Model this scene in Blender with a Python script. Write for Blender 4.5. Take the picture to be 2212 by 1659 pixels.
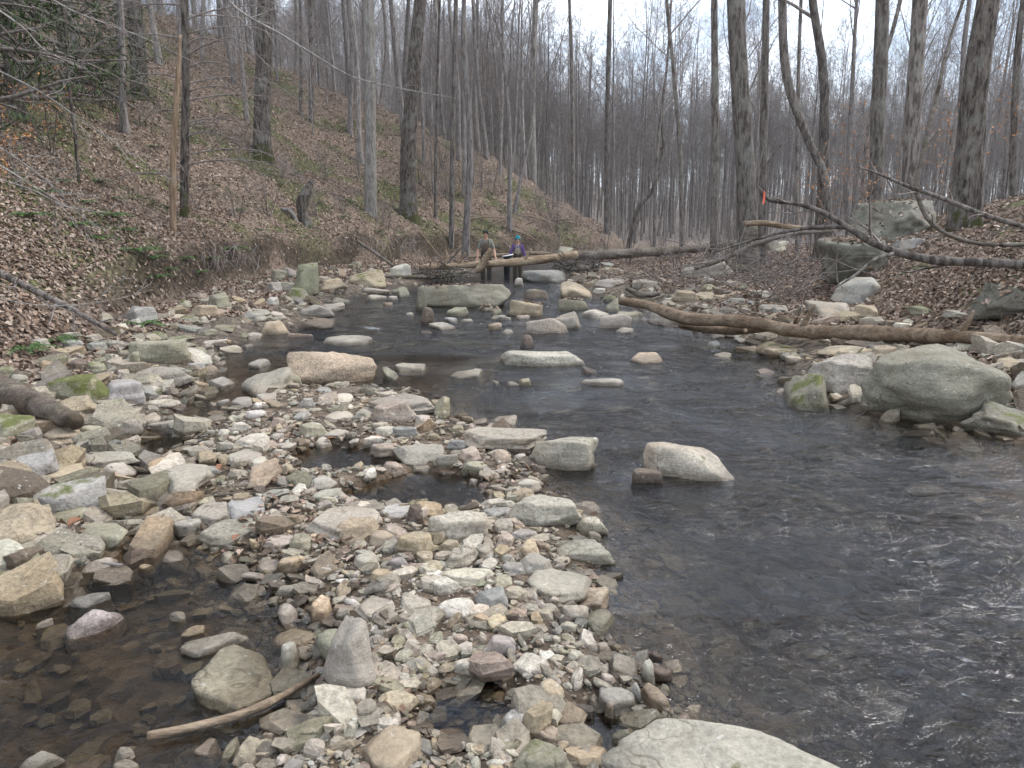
import bpy, math, random
import numpy as np
from mathutils import Vector, Matrix
R = math.radians
random.seed(7); RNG = np.random.default_rng(7)
sc = bpy.context.scene
col = sc.collection
for o in list(bpy.data.objects): bpy.data.objects.remove(o)

# ------------------------------------------------------------------ camera, sky, sun, exposure
PW, PH, F = 2212.0, 1659.0, 1598.0            # measuring units of the layout: 2212 wide, focal length 1598
PITCH = R(11.7)
CAM = np.array([0.0, 0.0, 1.65])
cd = bpy.data.cameras.new('camera'); cam = bpy.data.objects.new('camera', cd); col.objects.link(cam)
cam.location = CAM; cam.rotation_euler = (R(90) - PITCH, 0, 0)
cd.sensor_fit = 'HORIZONTAL'; cd.sensor_width = 36; cd.lens = 36 * F / PW; cd.clip_start = .05; cd.clip_end = 2000
sc.camera = cam
SUN_EL, SUN_AZ = R(50), R(72)
w = bpy.data.worlds.new('World'); sc.world = w; w.use_nodes = True
nt = w.node_tree; nt.nodes.clear()
out = nt.nodes.new('ShaderNodeOutputWorld'); bg = nt.nodes.new('ShaderNodeBackground')
sky = nt.nodes.new('ShaderNodeTexSky'); sky.sky_type = 'NISHITA'; sky.sun_disc = False
sky.sun_elevation = SUN_EL; sky.sun_rotation = SUN_AZ; sky.air_density = 1.0; sky.dust_density = 1.5; sky.ozone_density = 2.0
tc = nt.nodes.new('ShaderNodeTexCoord'); mp = nt.nodes.new('ShaderNodeMapping'); mp.inputs['Scale'].default_value = (1, 1, 2.2)
cn = nt.nodes.new('ShaderNodeTexNoise'); cn.inputs['Scale'].default_value = 2.6; cn.inputs['Detail'].default_value = 7; cn.inputs['Roughness'].default_value = .6
cr = nt.nodes.new('ShaderNodeValToRGB'); cr.color_ramp.elements[0].position = .43; cr.color_ramp.elements[1].position = .70
cr.color_ramp.elements[0].color = (.13, .13, .13, 1); cr.color_ramp.elements[1].color = (1, 1, 1, 1)
mx = nt.nodes.new('ShaderNodeMix'); mx.data_type = 'RGBA'
L = nt.links.new
L(tc.outputs['Generated'], mp.inputs[0]); L(mp.outputs[0], cn.inputs['Vector']); L(cn.outputs['Fac'], cr.inputs[0]); L(cr.outputs[0], mx.inputs[0])
L(sky.outputs[0], mx.inputs[6]); mx.inputs[7].default_value = (24.8, 26.6, 29.4, 1)
L(mx.outputs[2], bg.inputs['Color']); bg.inputs['Strength'].default_value = .10
L(bg.outputs[0], out.inputs['Surface'])
sl = bpy.data.lights.new('sun', 'SUN'); sun = bpy.data.objects.new('sun', sl); col.objects.link(sun)
sl.energy = 2.0; sl.angle = R(11); sl.color = (1, .95, .88)
sd_ = Vector((math.sin(SUN_AZ) * math.cos(SUN_EL), math.cos(SUN_AZ) * math.cos(SUN_EL), math.sin(SUN_EL)))
sun.rotation_euler = sd_.to_track_quat('Z', 'Y').to_euler(); sun.location = (0, 0, 60)
vs = sc.view_settings; vs.view_transform = 'Standard'; vs.look = 'None'; vs.gamma = 1; vs.exposure = .64; vs.use_curve_mapping = False
sc.cycles.use_denoising = True; sc.cycles.use_adaptive_sampling = True; sc.cycles.adaptive_threshold = .03
sc.cycles.max_bounces = 6; sc.cycles.diffuse_bounces = 2; sc.cycles.glossy_bounces = 3; sc.cycles.transparent_max_bounces = 10
sc.cycles.caustics_reflective = False; sc.cycles.caustics_refractive = False

# ------------------------------------------------------------------ measuring helpers
cp, sp = math.cos(PITCH), math.sin(PITCH)
FWD = np.array([0, cp, -sp]); UP = np.array([0, sp, cp]); RT = np.array([1.0, 0, 0])
SLOPE = .008
def ray(u, v):
    return FWD + RT * (u - PW / 2) / F - UP * (v - PH / 2) / F
def at(u, v, Y):
    d = ray(u, v); return CAM + d * (Y / d[1])
def zw(y): return SLOPE * np.clip(y, -5, 70)
def wp(u, v):                                  # a point of the water plane
    d = ray(u, v); t = CAM[2] / (SLOPE * d[1] - d[2]); p = CAM + d * t; return (p[0], p[1])
def vnoise(p, seed=0):                         # smooth value noise, -1..1, p (N,2) or (N,3)
    p = np.asarray(p, float)
    if p.shape[1] == 2: p = np.concatenate([p, np.zeros((len(p), 1))], 1)
    i = np.floor(p).astype(np.int64); f = p - i; f = f * f * (3 - 2 * f)
    def h(a, b, c):
        n = (a * 374761393 + b * 668265263 + c * 2147483647 + seed * 974711) & 0xffffffff
        n = ((n ^ (n >> 13)) * 1274126177) & 0xffffffff
        return ((n ^ (n >> 16)) & 0xffff) / 32767.5 - 1
    r = 0
    for dx in (0, 1):
        for dy in (0, 1):
            for dz in (0, 1):
                ww = (f[:, 0] if dx else 1 - f[:, 0]) * (f[:, 1] if dy else 1 - f[:, 1]) * (f[:, 2] if dz else 1 - f[:, 2])
                r = r + ww * h(i[:, 0] + dx, i[:, 1] + dy, i[:, 2] + dz)
    return r
def fbm(p, oct=4, seed=0, gain=.5):
    r = 0; a = 1; s = 1
    for k in range(oct):
        r = r + a * vnoise(np.asarray(p) * s, seed + k); a *= gain; s *= 2.03
    return r
def sdf(P, poly):                              # signed distance, positive inside
    P = np.asarray(P, float); poly = np.asarray(poly, float); res = np.empty(len(P))
    A = poly; B = np.roll(poly, -1, 0); E = B - A; EE = (E ** 2).sum(1)
    for s in range(0, len(P), 40000):
        p = P[s:s + 40000]; W = p[:, None, :] - A[None]
        t = np.clip((W * E).sum(2) / EE, 0, 1); d = np.sqrt(((W - t[..., None] * E) ** 2).sum(2)).min(1)
        c = (A[:, 1] > p[:, 1:2]) != (B[:, 1] > p[:, 1:2])
        xi = A[:, 0] + (p[:, 1:2] - A[:, 1]) * E[:, 0] / np.where(E[:, 1] == 0, 1e-9, E[:, 1])
        ins = ((c & (p[:, 0:1] < xi)).sum(1) % 2) == 1
        res[s:s + 40000] = np.where(ins, d, -d)
    return res
def sstep(a, b, x):
    t = np.clip((x - a) / (b - a), 0, 1); return t * t * (3 - 2 * t)

# ------------------------------------------------------------------ the lie of the land
BAR = [wp(*q) for q in [(530, 850), (640, 838), (800, 832), (900, 845), (985, 900), (1130, 945), (1165, 1010), (1180, 1050), (1270, 1105), (1300, 1150), (1270, 1190), (1285, 1280),
       (1270, 1340), (1330, 1395), (1420, 1440), (1450, 1530), (1380, 1640), (1300, 1800), (900, 1900), (450, 1900), (470, 1700), (600, 1580), (650, 1500), (670, 1390), (650, 1300),
       (560, 1225), (430, 1180), (410, 1080), (340, 1040), (370, 980), (420, 930), (510, 890)]]
POOLS = [[wp(*q) for q in pl] for pl in ([(640, 985), (690, 962), (800, 972), (850, 1000), (760, 1022), (670, 1015)],
         [(800, 1050), (900, 1022), (1020, 1035), (1030, 1080), (950, 1108), (850, 1085), (720, 1075)],
         [(930, 1560), (960, 1500), (1060, 1480), (1090, 1540), (1030, 1600)], [(1230, 1590), (1270, 1540), (1330, 1560), (1320, 1640)])]
LEFT = [wp(*q) for q in [(-700, 1700), (-60, 1340), (60, 1290), (150, 1235), (265, 1200), (275, 1130), (285, 1070), (295, 1000), (300, 950), (365, 900), (410, 860), (425, 815), (470, 790), (470, 755),
        (560, 722), (700, 692), (735, 665), (720, 645), (800, 638), (870, 620), (940, 606), (1010, 595)]] + [(-.9, 29), (0.2, 33.5), (3.6, 37.6), (8, 42), (9.6, 47), (7.5, 53), (-20, 60), (-60, 60), (-60, -12), (-3, -12)]
HILL = [(-3.6, -10), (-3.3, 2), (-3.9, 4), (-4.6, 6.2), (-5.3, 8.6), (-5.9, 12), (-6.9, 17.5), (-6.6, 22), (-5.2, 27), (-2.5, 33), (1.8, 37), (6, 41.5), (7.6, 46), (6, 51.5), (-4, 59), (-16, 69), (-40, 88), (-120, 130), (-120, -10)]
RIGHT = [wp(*q) for q in [(2700, 1160), (2215, 1085), (2195, 960), (2080, 930), (1880, 895), (1770, 862), (1700, 812), (1690, 772), (1600, 740), (1500, 712), (1425, 690), (1380, 658), (1325, 645),
         (1265, 640), (1215, 612), (1225, 597)]] + [(2.2, 29), (4.9, 34), (9.5, 40), (13, 46), (18, 53), (30, 59), (120, 70), (120, -10), (7, -10)]
TERR = [(5.2, -10), (5.3, 6), (5.5, 10), (5.9, 14), (6.8, 17), (9, 21), (13, 26), (20, 33), (40, 48), (120, 60), (120, -10)]
BACK = [(7.5, 51), (12, 54), (16, 59), (30, 65), (120, 76), (300, 100), (300, 500), (-300, 500), (-300, 110), (-40, 88), (-16, 69), (-4, 58)]
def fields(P):
    return dict(bar=sdf(P, BAR), left=sdf(P, LEFT), hill=sdf(P, HILL), right=sdf(P, RIGHT), terr=sdf(P, TERR), back=sdf(P, BACK), pools=[sdf(P, q) for q in POOLS])
def hrel(P, fl=None):
    P = np.asarray(P, float); fl = fl or fields(P); x, y = P[:, 0], P[:, 1]
    e = np.maximum.reduce([fl['bar'], fl['left'], fl['right'], fl['back']])          # >0 on land
    deep = np.where((x < -1.2 + .12 * y) & (y < 9), .075, .34)
    h = -np.clip(-e * .38, 0, deep) - .012
    land = np.clip(e, 0, None)
    h = h + .05 * fbm(P * 1.5, 3, 77) * ((x < -1.0 + .10 * y) & (y < 9) & (e < 0))
    h = np.where(e > 0, 0, h)
    h = h + np.where(fl['bar'] > 0, .055 * sstep(0, .3, fl['bar']), 0)
    for q in fl['pools']: h = h - np.where(q > -.12, .19 * sstep(-.12, .12, q), 0)
    l = np.clip(fl['left'], 0, None); h = h + .30 * (1 - np.exp(-l / .9)) * (fl['left'] > 0)
    r = np.clip(fl['right'], 0, None); h = h + (.10 * sstep(0, .4, r) + .34 * (1 - np.exp(-r / 2.6)) + .02 * np.clip(r, 0, 14)) * (fl['right'] > 0)
    s = np.clip(fl['hill'] + .28 * fbm(P * .7, 3, 41) * sstep(-.8, .3, fl['hill']), 0, None)
    lip = .62 * sstep(9, 13, y) * (1 - sstep(36, 44, y))
    h = h + lip * sstep(0, .45, s) + .62 * s - .16 * np.clip(s - 22, 0, None)
    t = np.clip(fl['terr'], 0, None); h = h + 2.3 * (1 - np.exp(-.62 * t / 2.3))
    b = np.clip(fl['back'], 0, None); h = h + .5 * (1 - np.exp(-b / 2))
    az = x / np.maximum(y, 1)
    A = 7 + 25 * (1 - sstep(-.16, .25, az)) + 4 * vnoise(np.stack([az * 7, az * 0], 1), 3)
    h = h + sstep(62, 185, y) * A * (fl['back'] > -1)
    n = fbm(P * .9, 3, 5)
    h = h + n * (.03 * sstep(0, .5, land) + .16 * sstep(0, 3, np.maximum(s, t)) + .35 * sstep(60, 120, y))
    h = h + .012 * fbm(P * 4.1, 3, 9) * (1 - sstep(14, 30, y))
    return h
def H(P):
    P = np.atleast_2d(np.asarray(P, float)); return zw(P[:, 1]) + hrel(P)
def H1(x, y): return float(H([[x, y]])[0])
TS = np.concatenate([np.linspace(1.2, 12, 120), np.linspace(12.2, 60, 160), np.linspace(61, 240, 90)])
def hit(u, v, water=True):
    d = ray(u, v); P = CAM + d[None] * TS[:, None]
    g = H(P[:, :2]); g = np.where(P[:, 1] < 60, np.maximum(g, zw(P[:, 1])), g) if water else g
    k = int(np.argmax(P[:, 2] < g)); k = max(k, 1)
    P = CAM + d[None] * np.linspace(TS[k - 1], TS[k], 12)[:, None]; g = H(P[:, :2])
    if water: g = np.where(P[:, 1] < 60, np.maximum(g, zw(P[:, 1])), g)
    k = np.argmax(P[:, 2] < g)
    if P[k, 2] >= g[k]: return P[-1]
    k = max(k, 1); a = P[k - 1, 2] - g[k - 1]; b = g[k] - P[k, 2]; f = a / max(a + b, 1e-9)
    return P[k - 1] * (1 - f) + P[k] * f
def depth(p): return float(np.dot(np.asarray(p) - CAM, FWD))

# ------------------------------------------------------------------ mesh helpers
def mk(name, V, Fs, mat=None, parent=None, loc=(0, 0, 0), colr=None, smooth=True, link=True, attrs=None):
    me = mkmesh(name, V, Fs, mat, colr, smooth, attrs)
    o = bpy.data.objects.new(name, me); o.location = loc
    if link: col.objects.link(o)
    if parent: o.parent = parent
    return o
def mkmesh(name, V, Fs, mat=None, colr=None, smooth=True, attrs=None):
    me = bpy.data.meshes.new(name); V = np.asarray(V, np.float32)
    if not isinstance(Fs, (list, tuple)): Fs = [Fs]
    Fs = [np.asarray(f, np.int32) for f in Fs if len(f)]
    me.vertices.add(len(V)); me.vertices.foreach_set('co', V.ravel())
    idx = np.concatenate([f.ravel() for f in Fs]); cnt = np.concatenate([np.full(len(f), f.shape[1]) for f in Fs])
    me.loops.add(len(idx)); me.loops.foreach_set('vertex_index', idx)
    me.polygons.add(len(cnt)); st = np.concatenate([[0], np.cumsum(cnt)[:-1]]).astype(np.int32)
    me.polygons.foreach_set('loop_start', st)
    me.polygons.foreach_set('use_smooth', np.full(len(cnt), smooth))
    if colr is not None:
        a = me.color_attributes.new('Col', 'FLOAT_COLOR', 'POINT')
        c = np.ones((len(V), 4), np.float32); c[:, :colr.shape[1]] = colr; a.data.foreach_set('color', c.ravel())
    for k, v in (attrs or {}).items():
        a = me.attributes.new(k, 'FLOAT', 'POINT'); a.data.foreach_set('value', np.asarray(v, np.float32))
    me.update(calc_edges=True)
    if mat: me.materials.append(mat)
    return me
def tag(o, label=None, cat=None, group=None, kind=None):
    if label: o['label'] = label
    if cat: o['category'] = cat
    if group: o['group'] = group
    if kind: o['kind'] = kind
    return o
def empty(name, loc):
    o = bpy.data.objects.new(name, None); o.location = loc; o.empty_display_size = .2; col.objects.link(o); return o
def nrm(a): return a / np.maximum(np.linalg.norm(a, axis=-1, keepdims=True), 1e-9)
def tubes(P, Rd, sides, cap=False):
    """many tubes of n points each: P (T,n,3), Rd (T,n) -> V, faces"""
    T, n, _ = P.shape
    tan = np.empty_like(P); tan[:, 1:-1] = P[:, 2:] - P[:, :-2]; tan[:, 0] = P[:, 1] - P[:, 0]; tan[:, -1] = P[:, -1] - P[:, -2]; tan = nrm(tan)
    ax = P[:, -1] - P[:, 0]; ref = np.where((np.abs(ax[:, 2]) < .7 * np.linalg.norm(ax, axis=1))[:, None], [[0, 0, 1.0]], [[1.0, 0, 0]])[:, None, :]
    a = nrm(np.cross(tan, ref)); b = np.cross(tan, a)
    th = np.arange(sides) * 2 * math.pi / sides
    V = P[:, :, None, :] + Rd[:, :, None, None] * (a[:, :, None, :] * np.cos(th)[None, None, :, None] + b[:, :, None, :] * np.sin(th)[None, None, :, None])
    base = (np.arange(T) * n * sides)[:, None, None]; i = (np.arange(n - 1) * sides)[None, :, None]; j = np.arange(sides)[None, None, :]; j2 = (j + 1) % sides
    Q = np.stack([base + i + j, base + i + j2, base + i + sides + j2, base + i + sides + j], -1).reshape(-1, 4)
    return V.reshape(-1, 3), Q
class Acc:
    def __init__(s): s.V = []; s.F = []; s.n = 0; s.C = []
    def add(s, V, Fq, c=None):
        s.V.append(V)
        for f in (Fq if isinstance(Fq, list) else [Fq]): s.F.append(np.asarray(f) + s.n)
        s.n += len(V)
        if c is not None: s.C.append(np.broadcast_to(np.asarray(c, float), (len(V), 3)) if np.ndim(c) == 1 else c)
    def build(s, name, mat, parent=None, loc=(0, 0, 0), smooth=True, link=True):
        return mk(name, np.concatenate(s.V), s.grp(), mat, parent, loc, np.concatenate(s.C) if s.C else None, smooth, link)
    def grp(s):
        out = []
        for k in (3, 4):
            g = [f for f in s.F if f.shape[1] == k]
            if g: out.append(np.concatenate(g))
        for f in s.F:
            if f.shape[1] > 4: out.append(f)
        return out
def spline(pts, n):
    pts = np.asarray(pts, float); k = len(pts)
    if k == 2: return pts[0] + (pts[1] - pts[0]) * np.linspace(0, 1, n)[:, None]
    ext = np.concatenate([[2 * pts[0] - pts[1]], pts, [2 * pts[-1] - pts[-2]]])
    t = np.linspace(0, k - 1 - 1e-6, n); i = t.astype(int); f = (t - i)[:, None]
    p0, p1, p2, p3 = ext[i], ext[i + 1], ext[i + 2], ext[i + 3]
    return .5 * (2 * p1 + (p2 - p0) * f + (2 * p0 - 5 * p1 + 4 * p2 - p3) * f ** 2 + (3 * p1 - p0 - 3 * p2 + p3) * f ** 3)
def limb(pts, radii, n, sides, bump=.0, freq=3., seed=0, cap=True):
    """one thick wood tube with knots; returns V, [quads, tris]"""
    P = spline(pts, n); rr = np.interp(np.linspace(0, 1, n), np.linspace(0, 1, len(radii)), radii)
    V, Q = tubes(P[None], rr[None], sides)
    if bump:
        c = np.repeat(P, sides, 0); d = V - c
        k = 1 + bump * fbm(V * freq, 3, seed) + bump * .7 * np.repeat(vnoise(P * freq * .5, seed + 9), sides)
        V = c + d * k[:, None]
    Fq = [Q]
    if cap:
        m = len(V); V = np.concatenate([V, P[:1] + (P[0] - P[1]) * .02, P[-1:] + (P[-1] - P[-2]) * .02]); j = np.arange(sides); j2 = (j + 1) % sides; e = (n - 1) * sides
        Fq.append(np.concatenate([np.stack([j2, j, np.full(sides, m)], 1), np.stack([e + j, e + j2, np.full(sides, m + 1)], 1)]))
    return V, Fq
def ico(sub):
    t = (1 + 5 ** .5) / 2
    v = [(-1, t, 0), (1, t, 0), (-1, -t, 0), (1, -t, 0), (0, -1, t), (0, 1, t), (0, -1, -t), (0, 1, -t), (t, 0, -1), (t, 0, 1), (-t, 0, -1), (-t, 0, 1)]
    f = [(0, 11, 5), (0, 5, 1), (0, 1, 7), (0, 7, 10), (0, 10, 11), (1, 5, 9), (5, 11, 4), (11, 10, 2), (10, 7, 6), (7, 1, 8), (3, 9, 4), (3, 4, 2), (3, 2, 6), (3, 6, 8), (3, 8, 9), (4, 9, 5), (2, 4, 11), (6, 2, 10), (8, 6, 7), (9, 8, 1)]
    v = [np.array(q) / np.linalg.norm(q) for q in v]
    for _ in range(sub):
        mid = {}; nf = []
        def m(a, b):
            k = (min(a, b), max(a, b))
            if k not in mid: q = v[a] + v[b]; v.append(q / np.linalg.norm(q)); mid[k] = len(v) - 1
            return mid[k]
        for a, b, c in f:
            x, y, z = m(a, b), m(b, c), m(c, a); nf += [(a, x, z), (b, y, x), (c, z, y), (x, y, z)]
        f = nf
    return np.array(v), np.array(f)
ICO = {k: ico(k) for k in range(5)}

# ------------------------------------------------------------------ materials
class NT:
    def __init__(s, name):
        s.m = bpy.data.materials.new(name); s.m.use_nodes = True; s.t = s.m.node_tree; s.t.nodes.clear()
        s.o = s.t.nodes.new('ShaderNodeOutputMaterial'); s.b = s.t.nodes.new('ShaderNodeBsdfPrincipled'); s.l(s.b.outputs[0], s.o.inputs[0])
    def n(s, ty, **k):
        x = s.t.nodes.new('ShaderNode' + ty)
        for a, b in k.items():
            if hasattr(x, a) and not a[0].isupper(): setattr(x, a, b)
            else: x.inputs[a.replace('_', ' ')].default_value = b
        return x
    def l(s, a, b): s.t.links.new(a, b)
    def math(s, op, a, b=None, clamp=False):
        x = s.t.nodes.new('ShaderNodeMath'); x.operation = op; x.use_clamp = clamp
        for i, q in enumerate((a, b)):
            if q is None: continue
            if isinstance(q, (int, float)): x.inputs[i].default_value = q
            else: s.l(q, x.inputs[i])
        return x.outputs[0]
    def mix(s, fac, a, b, mode='MIX'):
        x = s.t.nodes.new('ShaderNodeMix'); x.data_type = 'RGBA'; x.blend_type = mode
        for i, q in ((0, fac), (6, a), (7, b)):
            if isinstance(q, (int, float)): x.inputs[i].default_value = q
            elif isinstance(q, tuple): x.inputs[i].default_value = q if len(q) == 4 else q + (1,)
            else: s.l(q, x.inputs[i])
        return x.outputs[2]
    def ramp(s, fac, stops):
        x = s.t.nodes.new('ShaderNodeValToRGB'); e = x.color_ramp.elements
        while len(e) < len(stops): e.new(.5)
        for k, (p, c) in enumerate(stops):
            e[k].position = p; e[k].color = (c, c, c, 1) if isinstance(c, (int, float)) else c + (1,)
        s.l(fac, x.inputs[0]); return x.outputs[0]
    def noise(s, vec, scale, detail=5, rough=.6, dist=0, off=None):
        x = s.n('TexNoise'); x.inputs['Scale'].default_value = scale; x.inputs['Detail'].default_value = detail; x.inputs['Roughness'].default_value = rough; x.inputs['Distortion'].default_value = dist
        s.l(vec, x.inputs['Vector']); return x.outputs['Fac']
    def bump(s, hgt, strength, dist, prev=None):
        x = s.n('Bump'); x.inputs['Strength'].default_value = strength; x.inputs['Distance'].default_value = dist; s.l(hgt, x.inputs['Height'])
        if prev: s.l(prev, x.inputs['Normal'])
        return x.outputs[0]
def wetness(s):
    g = s.n('NewGeometry'); x = s.n('SeparateXYZ'); s.l(g.outputs['Position'], x.inputs[0])
    nz = s.noise(g.outputs['Position'], 9, 3)
    lv = s.math('SUBTRACT', x.outputs[2], s.math('MULTIPLY', x.outputs[1], SLOPE))
    lv = s.math('SUBTRACT', lv, s.math('MULTIPLY', nz, .05))
    mr = s.n('MapRange'); mr.inputs[1].default_value = .0; mr.inputs[2].default_value = .04; mr.inputs[3].default_value = 1; mr.inputs[4].default_value = 0; s.l(lv, mr.inputs[0])
    return mr.outputs[0], g
def stone_mat(name, vcol):
    s = NT(name); wet, g = wetness(s)
    if vcol:
        a = s.n('VertexColor'); a.layer_name = 'Col'; base = a.outputs[0]; moss = None; vec = g.outputs['Position']
    else:
        oi = s.n('ObjectInfo'); base = oi.outputs['Color']; moss = oi.outputs['Alpha']
        tcn = s.n('TexCoord'); va = s.n('VectorMath', operation='ADD'); cx = s.n('CombineXYZ'); s.l(s.math('MULTIPLY', oi.outputs['Random'], 37.), cx.inputs[0]); s.l(oi.outputs['Random'], cx.inputs[1])
        s.l(tcn.outputs['Object'], va.inputs[0]); s.l(cx.outputs[0], va.inputs[1]); vec = va.outputs[0]
    big = s.noise(vec, 3.2, 6, .62); fine = s.noise(vec, 42, 5, .7)
    mpn = s.n('Mapping'); mpn.inputs['Scale'].default_value = (3, 3, 26); mpn.inputs['Rotation'].default_value = (.25, .15, 0); s.l(vec, mpn.inputs[0])
    strata = s.noise(mpn.outputs[0], 1.3, 4, .6, .4)
    c = s.mix(1, base, s.ramp(big, [(.25, .62), (.5, .98), (.75, 1.28)]), 'MULTIPLY')
    c = s.mix(s.ramp(oi.outputs['Random'], [(0., .3), (1., .95)]) if not vcol else .8, c, s.ramp(fine, [(.3, .42), (.5, 1.), (.7, 1.45)]), 'MULTIPLY')
    if not vcol:
        vo = s.n('TexVoronoi', feature='DISTANCE_TO_EDGE'); vo.inputs['Scale'].default_value = 2.1; wa = s.n('VectorMath', operation='ADD'); nzc = s.n('TexNoise'); nzc.inputs['Scale'].default_value = 4; s.l(vec, nzc.inputs['Vector']); s.l(vec, wa.inputs[0]); s.l(nzc.outputs['Color'], wa.inputs[1]); s.l(wa.outputs[0], vo.inputs['Vector'])
        crk = s.math('MULTIPLY', s.ramp(vo.outputs['Distance'], [(.0, 1.), (.022, 0.)]), s.ramp(s.noise(vec, 2.3, 2), [(.5, 0.), (.6, .75)]))
        c = s.mix(crk, c, s.mix(1, c, (.35, .3, .25), 'MULTIPLY'))
    c = s.mix(.3, c, s.ramp(strata, [(.3, .62), (.5, 1.), (.7, 1.15)]), 'MULTIPLY')
    c = s.mix(s.ramp(s.noise(vec, 1.7, 4, .6), [(.5, 0.), (.72, .32)]), c, s.mix(1, c, (1.12, .85, .60), 'MULTIPLY'))      # iron staining
    c = s.mix(s.ramp(s.noise(vec, 24, 3, .55), [(.66, 0.), (.70, .5)]), c, (.52, .51, .47))                                 # pale lichen and mineral flecks
    if moss is not None:
        sx = s.n('SeparateXYZ'); s.l(g.outputs['Normal'], sx.inputs[0])
        mm = s.math('ADD', s.noise(vec, 4.5, 5, .65), s.math('MULTIPLY', s.math('SUBTRACT', sx.outputs[2], .5), .22))
        mm = s.math('ADD', mm, s.math('SUBTRACT', moss, 1.0))
        mf = s.ramp(mm, [(.42, 0.), (.52, 1.)])
        mc = s.mix(s.noise(vec, 55, 3), (.035, .045, .008), (.13, .14, .025))
        c = s.mix(s.math('MULTIPLY', mf, .9), c, mc)
    c = s.mix(s.math('MULTIPLY', wet, .72), c, s.mix(1, c, (.30, .26, .21), 'MULTIPLY'))
    s.l(c, s.b.inputs['Base Color'])
    mr = s.n('MapRange'); mr.inputs[3].default_value = .82; mr.inputs[4].default_value = .32; s.l(wet, mr.inputs[0]); s.l(mr.outputs[0], s.b.inputs['Roughness'])
    s.b.inputs['Specular IOR Level'].default_value = .35
    hg = s.math('ADD', s.math('MULTIPLY', strata, .22), s.math('ADD', s.math('MULTIPLY', big, .9), s.math('MULTIPLY', fine, .30)))
    s.l(s.bump(hg, 1., .034), s.b.inputs['Normal'])
    return s.m
M = {}
M['stone'] = stone_mat('stone', False); M['pebble'] = stone_mat('pebble_stone', True)
def ground_mat():
    s = NT('ground'); wet, g = wetness(s); a = s.n('VertexColor'); a.layer_name = 'Col'; p = g.outputs['Position']
    n1 = s.noise(p, 14, 6, .7); n2 = s.noise(p, 70, 4, .7); n3 = s.noise(p, 1.1, 5, .6)
    v = s.n('TexVoronoi'); v.inputs['Scale'].default_value = 17; s.l(p, v.inputs['Vector'])
    c = s.mix(1, a.outputs[0], s.ramp(n1, [(.25, .5), (.5, 1.), (.75, 1.5)]), 'MULTIPLY')
    c = s.mix(.8, c, s.ramp(n2, [(.25, .5), (.5, 1.), (.75, 1.5)]), 'MULTIPLY')
    sv = s.n('SeparateColor'); s.l(v.outputs['Color'], sv.inputs[0])
    c = s.mix(.9, c, s.ramp(sv.outputs[0], [(0., .38), (.5, .95), (1., 1.75)]), 'MULTIPLY')
    c = s.mix(s.math('MULTIPLY', wet, .75), c, s.mix(1, c, (.42, .35, .25), 'MULTIPLY'))
    s.l(c, s.b.inputs['Base Color'])
    mr = s.n('MapRange'); mr.inputs[3].default_value = .95; mr.inputs[4].default_value = .4; s.l(wet, mr.inputs[0]); s.l(mr.outputs[0], s.b.inputs['Roughness'])
    s.b.inputs['Specular IOR Level'].default_value = .2
    s.l(s.bump(s.math('ADD', s.math('MULTIPLY', v.outputs['Distance'], .5), s.math('ADD', n1, s.math('MULTIPLY', n2, .3))), .8, .03), s.b.inputs['Normal'])
    return s.m
M['ground'] = ground_mat()
def water_mat():
    s = NT('water'); s.t.nodes.remove(s.b); g = s.n('NewGeometry'); p = g.outputs['Position']
    mpn = s.n('Mapping'); mpn.inputs['Rotation'].default_value = (0, 0, R(-24)); mpn.inputs['Scale'].default_value = (.8, 1.5, 1); s.l(p, mpn.inputs[0])
    a = s.noise(mpn.outputs[0], 2.6, 3, .55, 1.2); b_ = s.noise(mpn.outputs[0], 11, 4, .62, 1.4); c_ = s.noise(p, 34, 3, .6, .8)
    at_ = s.n('Attribute'); at_.attribute_name = 'calm'
    k = s.math('SUBTRACT', 1., s.math('MULTIPLY', at_.outputs['Fac'], .88))
    k = s.math('MULTIPLY', k, s.ramp(s.noise(mpn.outputs[0], .9, 2, .5, .6), [(.36, .35), (.62, 1.5)]))
    hgt = s.math('ADD', s.math('MULTIPLY', a, .9), s.math('ADD', s.math('MULTIPLY', b_, .55), s.math('MULTIPLY', c_, .06)))
    bmp = s.n('Bump'); bmp.inputs['Distance'].default_value = .045; s.l(s.math('MULTIPLY', hgt, k), bmp.inputs['Height']); bmp.inputs['Strength'].default_value = 1.0
    gl = s.n('BsdfGlossy'); gl.inputs['Roughness'].default_value = .03; gl.inputs['Color'].default_value = (.97, .98, 1, 1); s.l(bmp.outputs[0], gl.inputs['Normal'])
    dp = s.n('Attribute'); dp.attribute_name = 'deep'
    tr = s.n('BsdfTransparent'); s.l(s.mix(dp.outputs['Fac'], (.90, .84, .73), (.40, .38, .345)), tr.inputs['Color'])
    fr = s.n('Fresnel'); fr.inputs['IOR'].default_value = 1.4; s.l(bmp.outputs[0], fr.inputs['Normal'])
    mxs = s.n('MixShader'); s.l(fr.outputs[0], mxs.inputs[0]); s.l(tr.outputs[0], mxs.inputs[1]); s.l(gl.outputs[0], mxs.inputs[2])
    fo = s.n('Attribute'); fo.attribute_name = 'foam'
    fn = s.noise(mpn.outputs[0], 22, 6, .75, 1.2)
    ff = s.ramp(s.math('ADD', fn, s.math('SUBTRACT', fo.outputs['Fac'], 1.)), [(.40, 0.), (.62, .75)])
    df = s.n('BsdfDiffuse'); df.inputs['Color'].default_value = (.66, .69, .72, 1)
    m2 = s.n('MixShader'); s.l(ff, m2.inputs[0]); s.l(mxs.outputs[0], m2.inputs[1]); s.l(df.outputs[0], m2.inputs[2])
    s.l(m2.outputs[0], s.o.inputs[0])
    return s.m
M['water'] = water_mat()
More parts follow.
